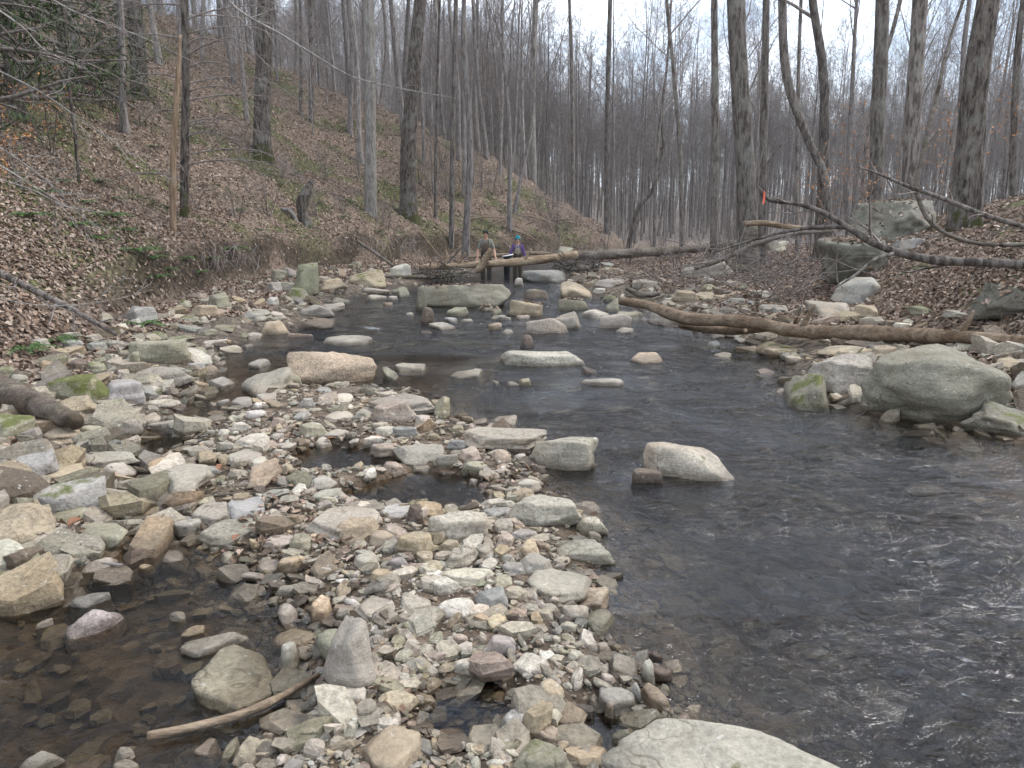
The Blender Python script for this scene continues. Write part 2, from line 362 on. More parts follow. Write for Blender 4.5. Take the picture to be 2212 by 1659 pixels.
def bark_mat(name, dark, light, lichen=(.30, .31, .27), lich=.3, vscale=.2, sc_=14, bumpd=.03, byobj=True, moss=0.):
    s = NT(name); tcn = s.n('TexCoord'); oi = s.n('ObjectInfo'); va = s.n('VectorMath', operation='ADD')
    cx = s.n('CombineXYZ'); s.l(s.math('MULTIPLY', oi.outputs['Random'], 50.), cx.inputs[2]); s.l(tcn.outputs['Object'], va.inputs[0]); s.l(cx.outputs[0], va.inputs[1])
    mpn = s.n('Mapping'); mpn.inputs['Scale'].default_value = (1, 1, vscale); s.l(va.outputs[0], mpn.inputs[0])
    a = s.noise(mpn.outputs[0], sc_, 5, .65, .3); b_ = s.noise(mpn.outputs[0], sc_ * 4, 4, .65); l_ = s.noise(va.outputs[0], 2.2, 5, .65)
    c = s.mix(s.ramp(a, [(.40, 0.), (.57, 1.)]), dark, light)
    c = s.mix(.7, c, s.ramp(b_, [(.3, .55), (.5, 1.), (.7, 1.35)]), 'MULTIPLY')
    c = s.mix(s.ramp(l_, [(.52, 0.), (.66, lich)]), c, lichen)
    if byobj: c = s.mix(1, c, s.ramp(oi.outputs['Random'], [(0., .72), (1., 1.25)]), 'MULTIPLY')
    if moss:
        sx = s.n('SeparateXYZ'); s.l(tcn.outputs['Object'], sx.inputs[0])
        mh = s.math('ADD', s.noise(va.outputs[0], 3.5, 4, .6), s.math('MULTIPLY', sx.outputs[2], -.35))
        c = s.mix(s.ramp(mh, [(.40, 0.), (.5, moss)]), c, (.05, .055, .012))
    s.l(c, s.b.inputs['Base Color']); s.b.inputs['Roughness'].default_value = .9; s.b.inputs['Specular IOR Level'].default_value = .15
    s.l(s.bump(s.math('ADD', a, s.math('MULTIPLY', b_, .2)), .9, bumpd), s.b.inputs['Normal'])
    return s.m
M['bark'] = bark_mat('grey_bark', (.062, .050, .042), (.185, .160, .140))
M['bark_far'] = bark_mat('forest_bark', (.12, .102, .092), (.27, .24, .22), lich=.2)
M['bark_dark'] = bark_mat('furrowed_bark', (.035, .027, .022), (.15, .125, .105), vscale=.2, sc_=16, bumpd=.07, lich=.35, byobj=False, moss=.9)
M['bark_pale'] = bark_mat('pale_bark', (.16, .14, .12), (.29, .265, .235), lich=.4)
M['twig'] = bark_mat('twig_bark', (.14, .115, .10), (.26, .225, .205), lich=.1)
M['twig_grey'] = bark_mat('grey_twig', (.16, .145, .13), (.30, .28, .26), lich=.1)
M['barkless'] = bark_mat('barkless_wood', (.15, .10, .065), (.29, .205, .135), lich=.15, vscale=.08, bumpd=.012, byobj=False)
def log_mat(name, dark, light, axis=0, moss=0., sc=None):
    s = NT(name); tcn = s.n('TexCoord'); mpn = s.n('Mapping'); sca = [1, 1, 1]; sca[axis] = .09; sca = sc or sca; mpn.inputs['Scale'].default_value = sca; s.l(tcn.outputs['Object'], mpn.inputs[0])
    a = s.noise(mpn.outputs[0], 16, 6, .7, .5); b_ = s.noise(tcn.outputs['Object'], 2.4, 5, .6); f_ = s.noise(mpn.outputs[0], 70, 3, .6)
    c = s.mix(s.ramp(a, [(.3, 0.), (.66, 1.)]), dark, light); c = s.mix(s.ramp(b_, [(.42, 0.), (.62, .8)]), c, s.mix(1, c, (.5, .42, .36), 'MULTIPLY'))
    c = s.mix(.6, c, s.ramp(f_, [(.3, .6), (.6, 1.25)]), 'MULTIPLY')
    if moss:
        c = s.mix(s.ramp(s.noise(tcn.outputs['Object'], 4, 4), [(.5, 0.), (.62, moss)]), c, (.07, .075, .015))
    s.l(c, s.b.inputs['Base Color']); s.b.inputs['Roughness'].default_value = .85; s.b.inputs['Specular IOR Level'].default_value = .2
    b = s.bump(a, .9, .03); b = s.bump(f_, .5, .006, b); s.l(b, s.b.inputs['Normal']); return s.m
M['drift'] = log_mat('weathered_wood', (.10, .070, .046), (.33, .255, .18))
M['logbark'] = log_mat('log_bark', (.06, .05, .042), (.24, .21, .18), moss=.3)
M['scaly'] = log_mat('scaly_bark', (.035, .028, .022), (.20, .165, .135), sc=(.45, .45, .45), moss=.15)
M['rawwood'] = log_mat('pale_wood', (.20, .145, .09), (.42, .33, .23))
def flat(name, c, rough=.85, var=.4, scale=20):
    s = NT(name); tcn = s.n('TexCoord'); n = s.noise(tcn.outputs['Object'], scale, 4, .6)
    s.l(s.mix(var, c, s.mix(1, c, s.ramp(n, [(.3, .35), (.7, 1.6)]), 'MULTIPLY')), s.b.inputs['Base Color']); s.b.inputs['Roughness'].default_value = rough
    s.b.inputs['Specular IOR Level'].default_value = .25; s.l(s.bump(n, .3, .01), s.b.inputs['Normal']); return s.m
def vleaf(name, trans=.15):
    s = NT(name); a = s.n('VertexColor'); a.layer_name = 'Col'; g = s.n('NewGeometry'); n = s.noise(g.outputs['Position'], 60, 3)
    s.l(s.mix(.6, a.outputs[0], s.mix(1, a.outputs[0], s.ramp(n, [(.3, .5), (.7, 1.5)]), 'MULTIPLY')), s.b.inputs['Base Color']); s.b.inputs['Roughness'].default_value = .7; s.b.inputs['Specular IOR Level'].default_value = .2
    return s.m
M['leaf'] = vleaf('dead_leaf'); M['green'] = vleaf('green_leaf')

# ------------------------------------------------------------------ ground and water
def axis(segs):
    out = []
    for a, b, s0, s1 in segs:
        x = a
        while x < b - 1e-6:
            out.append(x); x += s0 + (s1 - s0) * (x - a) / (b - a)
    out.append(segs[-1][1]); return np.array(out)
xs = np.concatenate([-axis([(0, 5, .055, .07), (5, 12, .08, .25), (12, 40, .3, 1.2), (40, 260, 1.5, 14)])[::-1], axis([(0, 5, .055, .07), (5, 12, .08, .25), (12, 40, .3, 1.2), (40, 260, 1.5, 14)])[1:]])
ys = axis([(-6, 1, .5, .3), (1, 10, .055, .1), (10, 30, .11, .3), (30, 60, .3, .7), (60, 340, .9, 7)])
gx, gy = np.meshgrid(xs, ys); GP = np.stack([gx.ravel(), gy.ravel()], 1)
fl = fields(GP); hr = hrel(GP, fl); gz = zw(GP[:, 1]) + hr
nx, ny = len(xs), len(ys)
i = (np.arange(ny - 1) * nx)[:, None]; j = np.arange(nx - 1)[None]
GQ = np.stack([i + j, i + j + 1, i + j + nx + 1, i + j + nx], -1).reshape(-1, 4)
bank = np.maximum.reduce([fl['hill'], fl['terr'], fl['back'], fl['right'] - .9, fl['left'] - 1.0])
cl = np.empty((len(GP), 3)); cl[:] = (.115, .092, .07)
k = sstep(0, .35, fl['bar'])[:, None]; cl = cl * (1 - k) + np.array([.125, .095, .07]) * k
k = sstep(-.1, .5, bank)[:, None]; cl = cl * (1 - k) + np.array([.135, .10, .075]) * k
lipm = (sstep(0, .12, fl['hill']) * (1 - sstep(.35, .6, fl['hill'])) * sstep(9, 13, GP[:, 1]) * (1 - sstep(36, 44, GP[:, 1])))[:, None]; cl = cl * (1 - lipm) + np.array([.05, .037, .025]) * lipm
mo = fbm(GP * .8, 4, 31); mk_ = (sstep(.16, .5, mo + .25 * np.exp(-((fl['hill'] - 1.1) / .9) ** 2)) * sstep(.2, .8, np.maximum(fl['hill'], fl['terr'])))[:, None] * .75
cl = cl * (1 - mk_) + np.array([.062, .075, .022]) * mk_
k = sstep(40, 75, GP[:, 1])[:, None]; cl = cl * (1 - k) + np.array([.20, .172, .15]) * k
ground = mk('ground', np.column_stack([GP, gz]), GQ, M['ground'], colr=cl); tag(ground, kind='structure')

wxs = axis([(-6.5, 5, .05, .05), (5, 40, .1, 1.2)]); wys = axis([(.6, 9, .045, .06), (9, 25, .07, .15), (25, 64, .2, .6)])
wx, wy = np.meshgrid(wxs, wys); WP = np.stack([wx.ravel(), wy.ravel()], 1); wf = fields(WP); whr = hrel(WP, wf)
nx, ny = len(wxs), len(wys); i = (np.arange(ny - 1) * nx)[:, None]; j = np.arange(nx - 1)[None]
WQ = np.stack([i + j, i + j + 1, i + j + nx + 1, i + j + nx], -1).reshape(-1, 4)
keep = (whr[WQ] < .06).any(1); WQ = WQ[keep]
side = 1 - sstep(-.25, .35, WP[:, 0] - (-1.35 + .10 * WP[:, 1]))                       # the quiet side channel and the pools
side = np.where(WP[:, 1] > 9.5, 0, side)
for q in wf['pools']: side = np.maximum(side, sstep(-.3, -.1, q))
side = np.maximum(side, sstep(-.45, -.05, wf['bar']) * .55)
c, s_ = math.cos(R(24)), math.sin(R(24)); fx = WP[:, 0] * c + WP[:, 1] * s_; fy = -WP[:, 0] * s_ + WP[:, 1] * c
rip = .014 * fbm(np.stack([fx * 2.4, fy * 1.3], 1), 3, 51) + .004 * fbm(np.stack([fx * 7, fy * 4], 1), 2, 57)
wz = zw(WP[:, 1]) + rip * (1 - .9 * side) * sstep(.02, .14, -whr)
def spot(u, v, r, amp=1.): x, y = wp(u, v); return amp * np.exp(-((WP[:, 0] - x) ** 2 + (WP[:, 1] - y) ** 2) / r ** 2)
foam = spot(765, 701, .4, .64) + spot(800, 708, .35, .64) + spot(845, 714, .5, .62) + spot(1290, 750, .3, .85) + spot(1500, 765, .35, .8) + spot(1550, 755, .3, .85) + spot(890, 665, .35, .6) + spot(1540, 740, .3, .6) + spot(1120, 610, .8, .55)
foam += sum(spot(u, v, r, .5) for u, v, r in [(2170, 1490, .2), (2010, 1400, .14), (2100, 1430, .1), (1960, 1290, .09), (2205, 1570, .2), (1930, 1350, .1), (2060, 1500, .1)])
foam = np.clip(foam, 0, 1)
used = np.unique(WQ); re = np.full(len(WP), -1); re[used] = np.arange(len(used))
water = mk('stream_water', np.column_stack([WP, wz])[used], re[WQ], M['water'], attrs={'calm': side[used], 'foam': foam[used], 'deep': sstep(.01, np.where(side > .5, .20, .30), -whr)[used]}); tag(water, kind='structure')

# ------------------------------------------------------------------ rocks
COL = dict(g=(.30, .28, .245), t=(.335, .285, .215), p=(.325, .27, .235), b=(.275, .275, .265), n=(.25, .24, .185), w=(.48, .46, .425), d=(.14, .115, .095), l=(.375, .35, .31), y=(.355, .295, .21), v=(.31, .28, .275), k=(.17, .165, .142), o=(.215, .21, .175))
COL = {a: tuple(np.array(c) * (.99, .945, .87)) for a, c in COL.items()}
CNAME = dict(g='grey', t='tan', p='pinkish', b='bluish grey', n='olive grey', w='whitish', d='dark brown', l='pale grey', y='yellowish', v='mauve', k='dark grey', o='grey-green')
KR = dict(slab=(.17, 5, 44), block=(.5, 6, 40), cob=(.42, 7, 22), dome=(.48, 8, 22), up=(1.3, 5, 36), ledge=(.12, 5, 26), wedge=(.4, 4, 44))
def rock_shape(rng, kind, sub, ang=None, tilt=0., rough=0., foot=1.1):
    D, Fc = ICO[sub]; ratio, npl, kk = KR[kind]
    N = rng.normal(size=(npl, 3)); N[:, 2] *= .55; N = nrm(N); hh = rng.uniform(.68, 1.02, npl)
    m = {'slab': 5, 'block': 5, 'up': 5, 'wedge': 4}.get(kind, 6); a = np.arange(m) * 2 * math.pi / m + rng.uniform(-.35, .35, m)
    S = np.stack([np.cos(a), np.sin(a), rng.uniform(-.15, .45, m)], 1); S = nrm(S); sh = rng.uniform(.72, 1.0, m)
    T = nrm(np.array([[rng.normal() * .16 + tilt, rng.normal() * .12 - .08, 1.], [rng.normal() * .35, rng.normal() * .35, 1.], [0, 0, -1.]])); th = np.array([.66, .82, .75])
    if kind in ('dome', 'cob'): th[:2] = (.85, .9)
    if kind == 'wedge': T[0] = nrm(np.array([.55 * (1 if rng.random() < .5 else -1), -.25, 1.])); th[0] = .55
    N = np.concatenate([N, S, T]); hh = np.concatenate([hh, sh, th])
    dp = np.clip(D @ N.T, 0, None) / hh
    r = (dp ** kk).sum(1) ** (-1 / kk)
    V = D * r[:, None]
    sd = int(rng.integers(1e6))
    V = V * (1 + .05 * fbm(V * 1.6 + 7, 3, sd) + (.022 * fbm(V * 5, 3, sd + 4) if sub > 2 else 0))[:, None]
    if rough: V = V * (1 + rough * fbm(V * 2.2, 4, sd + 8, .6) - rough * .6 * np.abs(vnoise(V * 3.1, sd + 9)))[:, None]
    if ang is not None:
        ca, sa = math.cos(R(ang)), math.sin(R(ang)); V[:, 0] *= 2.1
        V = np.stack([V[:, 0] * ca - V[:, 1] * sa, V[:, 0] * sa + V[:, 1] * ca, V[:, 2]], 1)
    lo, hi = V.min(0), V.max(0); V = (V - (lo + hi) / 2) / ((hi - lo) / 2)
    zz = np.clip(V[:, 2] - .25, -.95, 0); V[:, :2] *= np.minimum(1 / np.sqrt(1 - .8 * zz ** 2), foot)[:, None]      # broad foot
    return V, Fc
ROCKS = []                    # x, y, radius of every stone already lying there
NROCK = [0]; HEROROCK = []; PLAIN = []
def zone(x, y):
    f = fields(np.array([[x, y]])); h = hrel(np.array([[x, y]]), f)[0]
    if f['bar'][0] > -.1 and f['left'][0] < 0: return 'on the gravel bar', 'stones on the gravel bar'
    if f['hill'][0] > .2: return 'on the leaf-covered slope', 'stones on the slope'
    if f['left'][0] > -.05: return 'on the stony bank below the leafy slope', 'stones along the foot of the slope'
    if f['right'][0] > -.1: return 'on the bank around the driftwood log', 'stones on the bank around the driftwood log'
    return 'standing in the stream', 'stones standing in the stream'
def put_rock(x, y, w_, d_, zb, zt, az, kind, cname, moss=0., label=None, ang=None, seed=0, sub=3, cj=.09):
    rng = np.random.default_rng(seed + 11)
    V, Fc = rock_shape(rng, kind, sub, ang, 0., .085 if cname == 'k' else .035 if max(w_, d_) > .5 else 0., 1.0 if max(w_, d_) > .9 else 1.1)
    V = V * np.array([w_ / 2, d_ / 2, (zt - zb) / 2]); ca, sa = math.cos(az), math.sin(az)
    V = np.stack([V[:, 0] * ca - V[:, 1] * sa, V[:, 0] * sa + V[:, 1] * ca, V[:, 2]], 1)
    big = max(w_, d_)
    nm = 'boulder' if big > .75 else 'rock' if big > .26 else 'cobble'
    o = mk(nm, V + [0, 0, (zt - zb) / 2], Fc, M['stone'], loc=(x, y, zb))
    c = np.array(COL[cname]) * (1 + cj * rng.normal()) * (1 + .015 * rng.normal(size=3))
    o.color = (*np.clip(c, .02, .8), .55 + moss * .6 if moss else .3)
    zn, gr = zone(x, y)
    shp = dict(slab='flat slab-like', block='blocky', cob='rounded', dome='rounded', up='upright', ledge='low flat', wedge='wedge-shaped')[kind]
    if label: tag(o, label, nm); HEROROCK.append((x, y, label))
    else: PLAIN.append((o, x, y, f"{'mossy ' if moss > .3 else ''}{shp} {CNAME[cname]} {nm}", nm, zn, gr))
    ROCKS.append((x, y, .5 * math.sqrt(w_ * d_))); NROCK[0] += 1
    return o
def rock(u0, v0, u1, v1, kind='slab', cname='g', moss=0., label=None, ang=None, sub=None, dlim=None):
    uc = (u0 + u1) / 2; p = hit(uc, v1 - .04 * (v1 - v0)); D = depth(p); px = D / F
    w_ = (u1 - u0) * px; Vv = (v1 - v0) * px; dist = np.linalg.norm(p - CAM); sn = (CAM[2] - p[2]) / dist; cs = math.sqrt(1 - sn * sn)
    h = min(KR[kind][0] * w_, .85 * Vv / cs); lo, hi = dlim or ((.35, .9) if kind == 'up' else (.45, 1.5))
    d_ = min(max((Vv - h * cs) / max(sn, .02), lo * w_), hi * w_); h = max(.05 * w_, (Vv - d_ * sn) / cs)
    a = p[:2] / np.linalg.norm(p[:2]); c = p[:2] + a * d_ * .46
    zb = max(min(H1(*c), H1(p[0], p[1])) - .06 * h - .015, p[2] - .16 - .1 * h, p[2] - .4 * w_ - .02)
    az = math.atan2(a[1], a[0]) - math.pi / 2
    sub = sub or (4 if (u1 - u0) > 150 else 3 if (u1 - u0) > 34 else 2)
    return put_rock(c[0], c[1], w_, d_, zb, p[2] + h, az, kind, cname, moss, label, ang, int(u0 * 13 + v0 * 7), sub)
TILE = dict(A=(1, 0, 0), B=(.5, 0, 829.5), C=(.5, 1106, 829.5), D=(.2772, 501.8, 557.5), E=(.2772, 1059.3, 529.6), F=(.2772, 0, 613.3), G=(.2772, 780.5, 947.8))
def rocks(tile, rows):
    s, ox, oy = TILE[tile]
    for r in rows:
        b = [ox + s * r[0], oy + s * r[1], ox + s * r[2], oy + s * r[3]]; k = dict(kind=r[4], cname=r[5])
        for e in r[6:]:
            if isinstance(e, str): k['label'] = e
            elif isinstance(e, int): k['ang'] = e
            else: k['moss'] = e
        rock(*b, **k)
rocks('A', [
    (1690, 790, 1792, 888, 'wedge', 'n', .6, 'mossy wedge-shaped boulder at the water edge under the rust-stained boulder'),
    (1740, 757, 1892, 852, 'block', 'l', 'pale boulder with a rusty underside leaning on the largest grey-green boulder'),
    (1858, 718, 2168, 930, 'dome', 'o', 'largest grey-green speckled boulder at the water edge below the driftwood log'),
    (2090, 858, 2240, 948, 'wedge', 'k', .4, 'dark slanted boulder beside the largest grey-green boulder'),
    (1795, 593, 1902, 662, 'dome', 'b', 'rounded grey boulder resting on leaf litter behind the driftwood log'),
    (2110, 600, 2270, 695, 'block', 'k', .2, 'dark grey boulder with undercut base on the leafy terrace slope'),
    (1828, 428, 2012, 530, 'block', 'k', .3, 'lichen-covered rock outcrop capped with leaves at the foot of the trees'),
    (1755, 500, 1942, 622, 'block', 'k', .25, 'dark lichen-spotted outcrop boulder behind the hanging branch'),
    (1735, 645, 1842, 694, 'slab', 'g'), (1835, 655, 1892, 693, 'block', 't'), (1955, 655, 2027, 686, 'slab', 'n', .5),
    (1770, 735, 1872, 778, 'slab', 't'), (1630, 731, 1748, 776, 'ledge', 't', .45, 'broad tan ledge with a mossy end under the driftwood log'),
    (1200, 532, 1240, 556, 'dome', 'g', 'rounded grey boulder just upstream of the spanning log'),
    (1385, 950, 1585, 1040, 'dome', 'l', .35, 'pyramid-shaped pale boulder with moss patches standing alone in the stream'),
    (1365, 1010, 1432, 1050, 'block', 'd'), (1135, 933, 1292, 1017, 'block', 'g', 'flat-topped grey boulder at the tip of the bar facing the pyramid boulder'),
    (1000, 914, 1185, 978, 'slab', 'g', 'broad grey slab behind the flat-topped boulder at the bar edge'), (1060, 890, 1118, 920, 'slab', 'l'),
    (1640, 655, 1700, 680, 'slab', 'g'), (1560, 640, 1620, 660, 'slab', 'b'), (1495, 630, 1545, 650, 'slab', 't'), (1620, 625, 1670, 645, 'slab', 'g'),
    (1905, 690, 1950, 705, 'slab', 't'), (2040, 665, 2110, 690, 'slab', 'g'), (1880, 745, 1935, 775, 'block', 't'), (2180, 770, 2250, 800, 'slab', 'g'),
    (1930, 510, 2000, 545, 'block', 'b', .3), (1650, 520, 1700, 545, 'block', 'g', .2)])
rocks('C', [
    (300, 1415, 1600, 1900, 'dome', 'l', .25, 'big pale boulder with a mossy rim at the near end of the gravel bar'),
    (100, 1270, 225, 1385, 'cob', 't'), (0, 1300, 100, 1410, 'cob', 'l'), (365, 1290, 540, 1440, 'cob', 'g'), (555, 1290, 678, 1418, 'cob', 't', -50), (240, 1385, 355, 1455, 'cob', 'd'), (400, 1370, 440, 1445, 'up', 'p'),
    (560, 1190, 615, 1305, 'up', 'l'), (410, 1140, 540, 1275, 'wedge', 'g'), (580, 1150, 650, 1197, 'cob', 'd'), (110, 1465, 200, 1560, 'block', 'p'), (195, 1455, 272, 1547, 'block', 'd'), (-50, 1395, 60, 1530, 'block', 'b'),
    (430, 1490, 540, 1570, 'block', 'n'), (-20, 1550, 260, 1750, 'dome', 'n', .4, 'olive mossy boulder next to the big pale boulder'), (345, 1115, 425, 1167, 'cob', 'w'), (140, 1160, 230, 1203, 'slab', 'l'), (0, 1145, 165, 1262, 'slab', 'l'),
    (245, 1225, 310, 1330, 'block', 'l'), (325, 1320, 390, 1385, 'cob', 'l'), (265, 1330, 325, 1385, 'cob', 'g'), (515, 1285, 555, 1370, 'up', 'b'), (380, 1245, 450, 1300, 'cob', 'p'), (240, 1140, 310, 1210, 'block', 'g'), (635, 1290, 685, 1340, 'cob', 'n'),
    (600, 1220, 690, 1290, 'block', 'd')])
rocks('G', [
    (520, 560, 990, 810, 'block', 'l', 'banded pinkish-white squared boulder in the middle of the bar'), (285, 715, 615, 905, 'cob', 't', 'broad tan cobble lying against the banded squared boulder'), (605, 775, 775, 885, 'cob', 't'),
    (655, 825, 920, 1012, 'cob', 'g', 22, 'elongated brownish grey cobble in front of the banded squared boulder'), (430, 850, 560, 985, 'block', 't'), (890, 795, 1040, 940, 'block', 'g'),
    (1140, 430, 1700, 685, 'block', 'g', 'large flat-topped grey boulder with dark undercut face by the water'), (1670, 600, 1920, 762, 'block', 'g'), (1745, 715, 1870, 797, 'cob', 'g'), (910, 450, 1125, 532, 'slab', 'l'),
    (935, 520, 1190, 642, 'slab', 'b'), (1025, 600, 1185, 752, 'block', 'g'), (1150, 690, 1400, 792, 'slab', 'v'), (1225, 770, 1385, 922, 'cob', 'y', 'round yellowish cobble on the gravel bar'), (1440, 770, 1960, 960, 'wedge', 'g', 'wedge slab sloping from the bar into the stream with a wet tip'),
    (1270, 945, 1790, 1292, 'slab', 'g', 'large angular grey slab at the bar edge overhanging small gravel'), (1690, 1120, 1930, 1342, 'wedge', 't', 'half-wet slab sliding into the stream below the angular grey slab'), (1555, 1285, 1780, 1442, 'cob', 'g'),
    (585, 990, 1040, 1152, 'slab', 'l'), (540, 1075, 770, 1222, 'block', 'w'), (510, 1225, 910, 1408, 'cob', 'w', 'oblong whitish cobble on the gravel bar'), (885, 1125, 1135, 1342, 'block', 'b', 'squarish blue-grey block beside the oblong whitish cobble'),
    (1030, 1040, 1190, 1172, 'slab', 'n'), (1090, 945, 1310, 1062, 'slab', 'b'), (215, 910, 380, 1022, 'cob', 'v'), (75, 1005, 240, 1152, 'block', 't'), (-50, 1185, 270, 1425, 'slab', 'g', 'broad smooth grey slab behind the pointed standing boulder'), (300, 1180, 550, 1395, 'slab', 'g'),
    (1260, 1265, 1385, 1372, 'cob', 'g'), (1370, 1310, 1515, 1417, 'cob', 'g'), (1530, 1425, 1690, 1502, 'cob', 'l'), (1670, 1470, 1840, 1645, 'wedge', 'w'), (1815, 1575, 1935, 1665, 'cob', 'w'), (970, 1525, 1205, 1700, 'block', 'v', 'mauve grey angular cobble in the small gravel'),
    (515, 1490, 660, 1622, 'slab', 'n'), (1170, 1385, 1330, 1482, 'block', 'd'), (720, 1510, 840, 1602, 'cob', 'p'), (850, 1590, 985, 1670, 'slab', 'n'),
    (980, 50, 1160, 157, 'slab', 'l'), (1180, 95, 1290, 192, 'cob', 'w'), (1320, 195, 1440, 272, 'cob', 'd'), (0, 200, 120, 332, 'slab', 'w'), (160, 165, 355, 292, 'cob', 'p'), (370, 185, 570, 262, 'slab', 'g'),
    (150, 500, 390, 617, 'slab', 'b'), (350, 505, 480, 672, 'up', 'd'), (150, 630, 370, 782, 'slab', 'p', -35), (840, 290, 920, 362, 'cob', 'w'), (910, 325, 995, 402, 'cob', 'p'), (1060, 725, 1190, 850, 'block', 'p'), (600, 230, 760, 290, 'slab', 'd'), (1090, 885, 1205, 972, 'cob', 'g')])
rocks('B', [
    (845, 1075, 1245, 1435, 'slab', 'n', .15, 'big flat olive boulder lying in the shallow pool behind the fallen stick'), (790, 1070, 1090, 1167, 'slab', 'l', 'pale slab tucked behind the big flat olive boulder'), (1210, 1090, 1297, 1247, 'cob', 'b', 75), (1415, 965, 1617, 1372, 'block', 'l', 'pointed upright tan boulder standing in the near gravel'),
    (1350, 905, 1440, 1032, 'cob', 't'), (1120, 750, 1225, 817, 'slab', 'l'), (1195, 740, 1330, 822, 'cob', 'y'), (1195, 865, 1310, 917, 'cob', 'g'), (300, 895, 475, 965, 'slab', 'b'), (305, 965, 540, 1085, 'wedge', 'v', 'pinkish mauve wedge stone in the shallow pool'),
    (730, 970, 800, 1032, 'cob', 'l'), (785, 1040, 895, 1087, 'slab', 'y'), (1215, 1350, 1325, 1412, 'slab', 'g'), (1370, 1310, 1472, 1382, 'slab', 'g'), (1310, 1380, 1472, 1487, 'cob', 'g'), (1560, 1440, 1850, 1700, 'slab', 't', 'broad tan slab in the near gravel'),
    (1730, 1480, 1882, 1622, 'slab', 'b', -40), (950, 1520, 1042, 1622, 'cob', 'n', 40), (830, 1530, 950, 1612, 'slab', 'p'), (480, 1555, 590, 1642, 'cob', 'l'), (100, 1580, 272, 1680, 'cob', 'g'), (500, 1610, 612, 1690, 'cob', 'g'), (1225, 1615, 1325, 1690, 'cob', 'b'), (1950, 1175, 2100, 1267, 'cob', 'w'),
    (755, 570, 882, 657, 'cob', 'l', 'oval pale cobble at the edge of the shallow pool'), (830, 485, 1010, 622, 'slab', 'g'), (985, 480, 1145, 577, 'slab', 'b'), (870, 570, 1160, 692, 'ledge', 'g'), (1135, 625, 1305, 722, 'slab', 'l'), (960, 715, 1015, 772, 'cob', 'w'), (690, 710, 820, 772, 'slab', 'g'), (905, 690, 970, 722, 'slab', 'g'),
    (1320, 495, 1652, 685, 'slab', 'g', 'large smooth grey slab beside the small inner pool'), (1455, 565, 1642, 702, 'block', 't', 'rough brownish boulder resting on the large smooth grey slab'),
    (-40, 510, 222, 685, 'wedge', 't', 'long slanted brown slab leaning up the near bank'), (90, 580, 312, 702, 'slab', 'g'), (350, 560, 552, 725, 'slab', 'n', -60, 'grey slab with a mossy base propped at the pool edge'), (340, 735, 542, 807, 'slab', 'l'), (400, 480, 547, 582, 'cob', 'b'), (210, 530, 400, 602, 'slab', 'n'),
    (180, 400, 460, 585, 'block', 'b', .5, 'blue-grey granite block with a bright moss cap'), (-60, 790, 90, 935, 'block', 'n', .5), (160, 1015, 230, 1055, 'cob', 'g'), (600, 770, 665, 800, 'slab', 'y')])
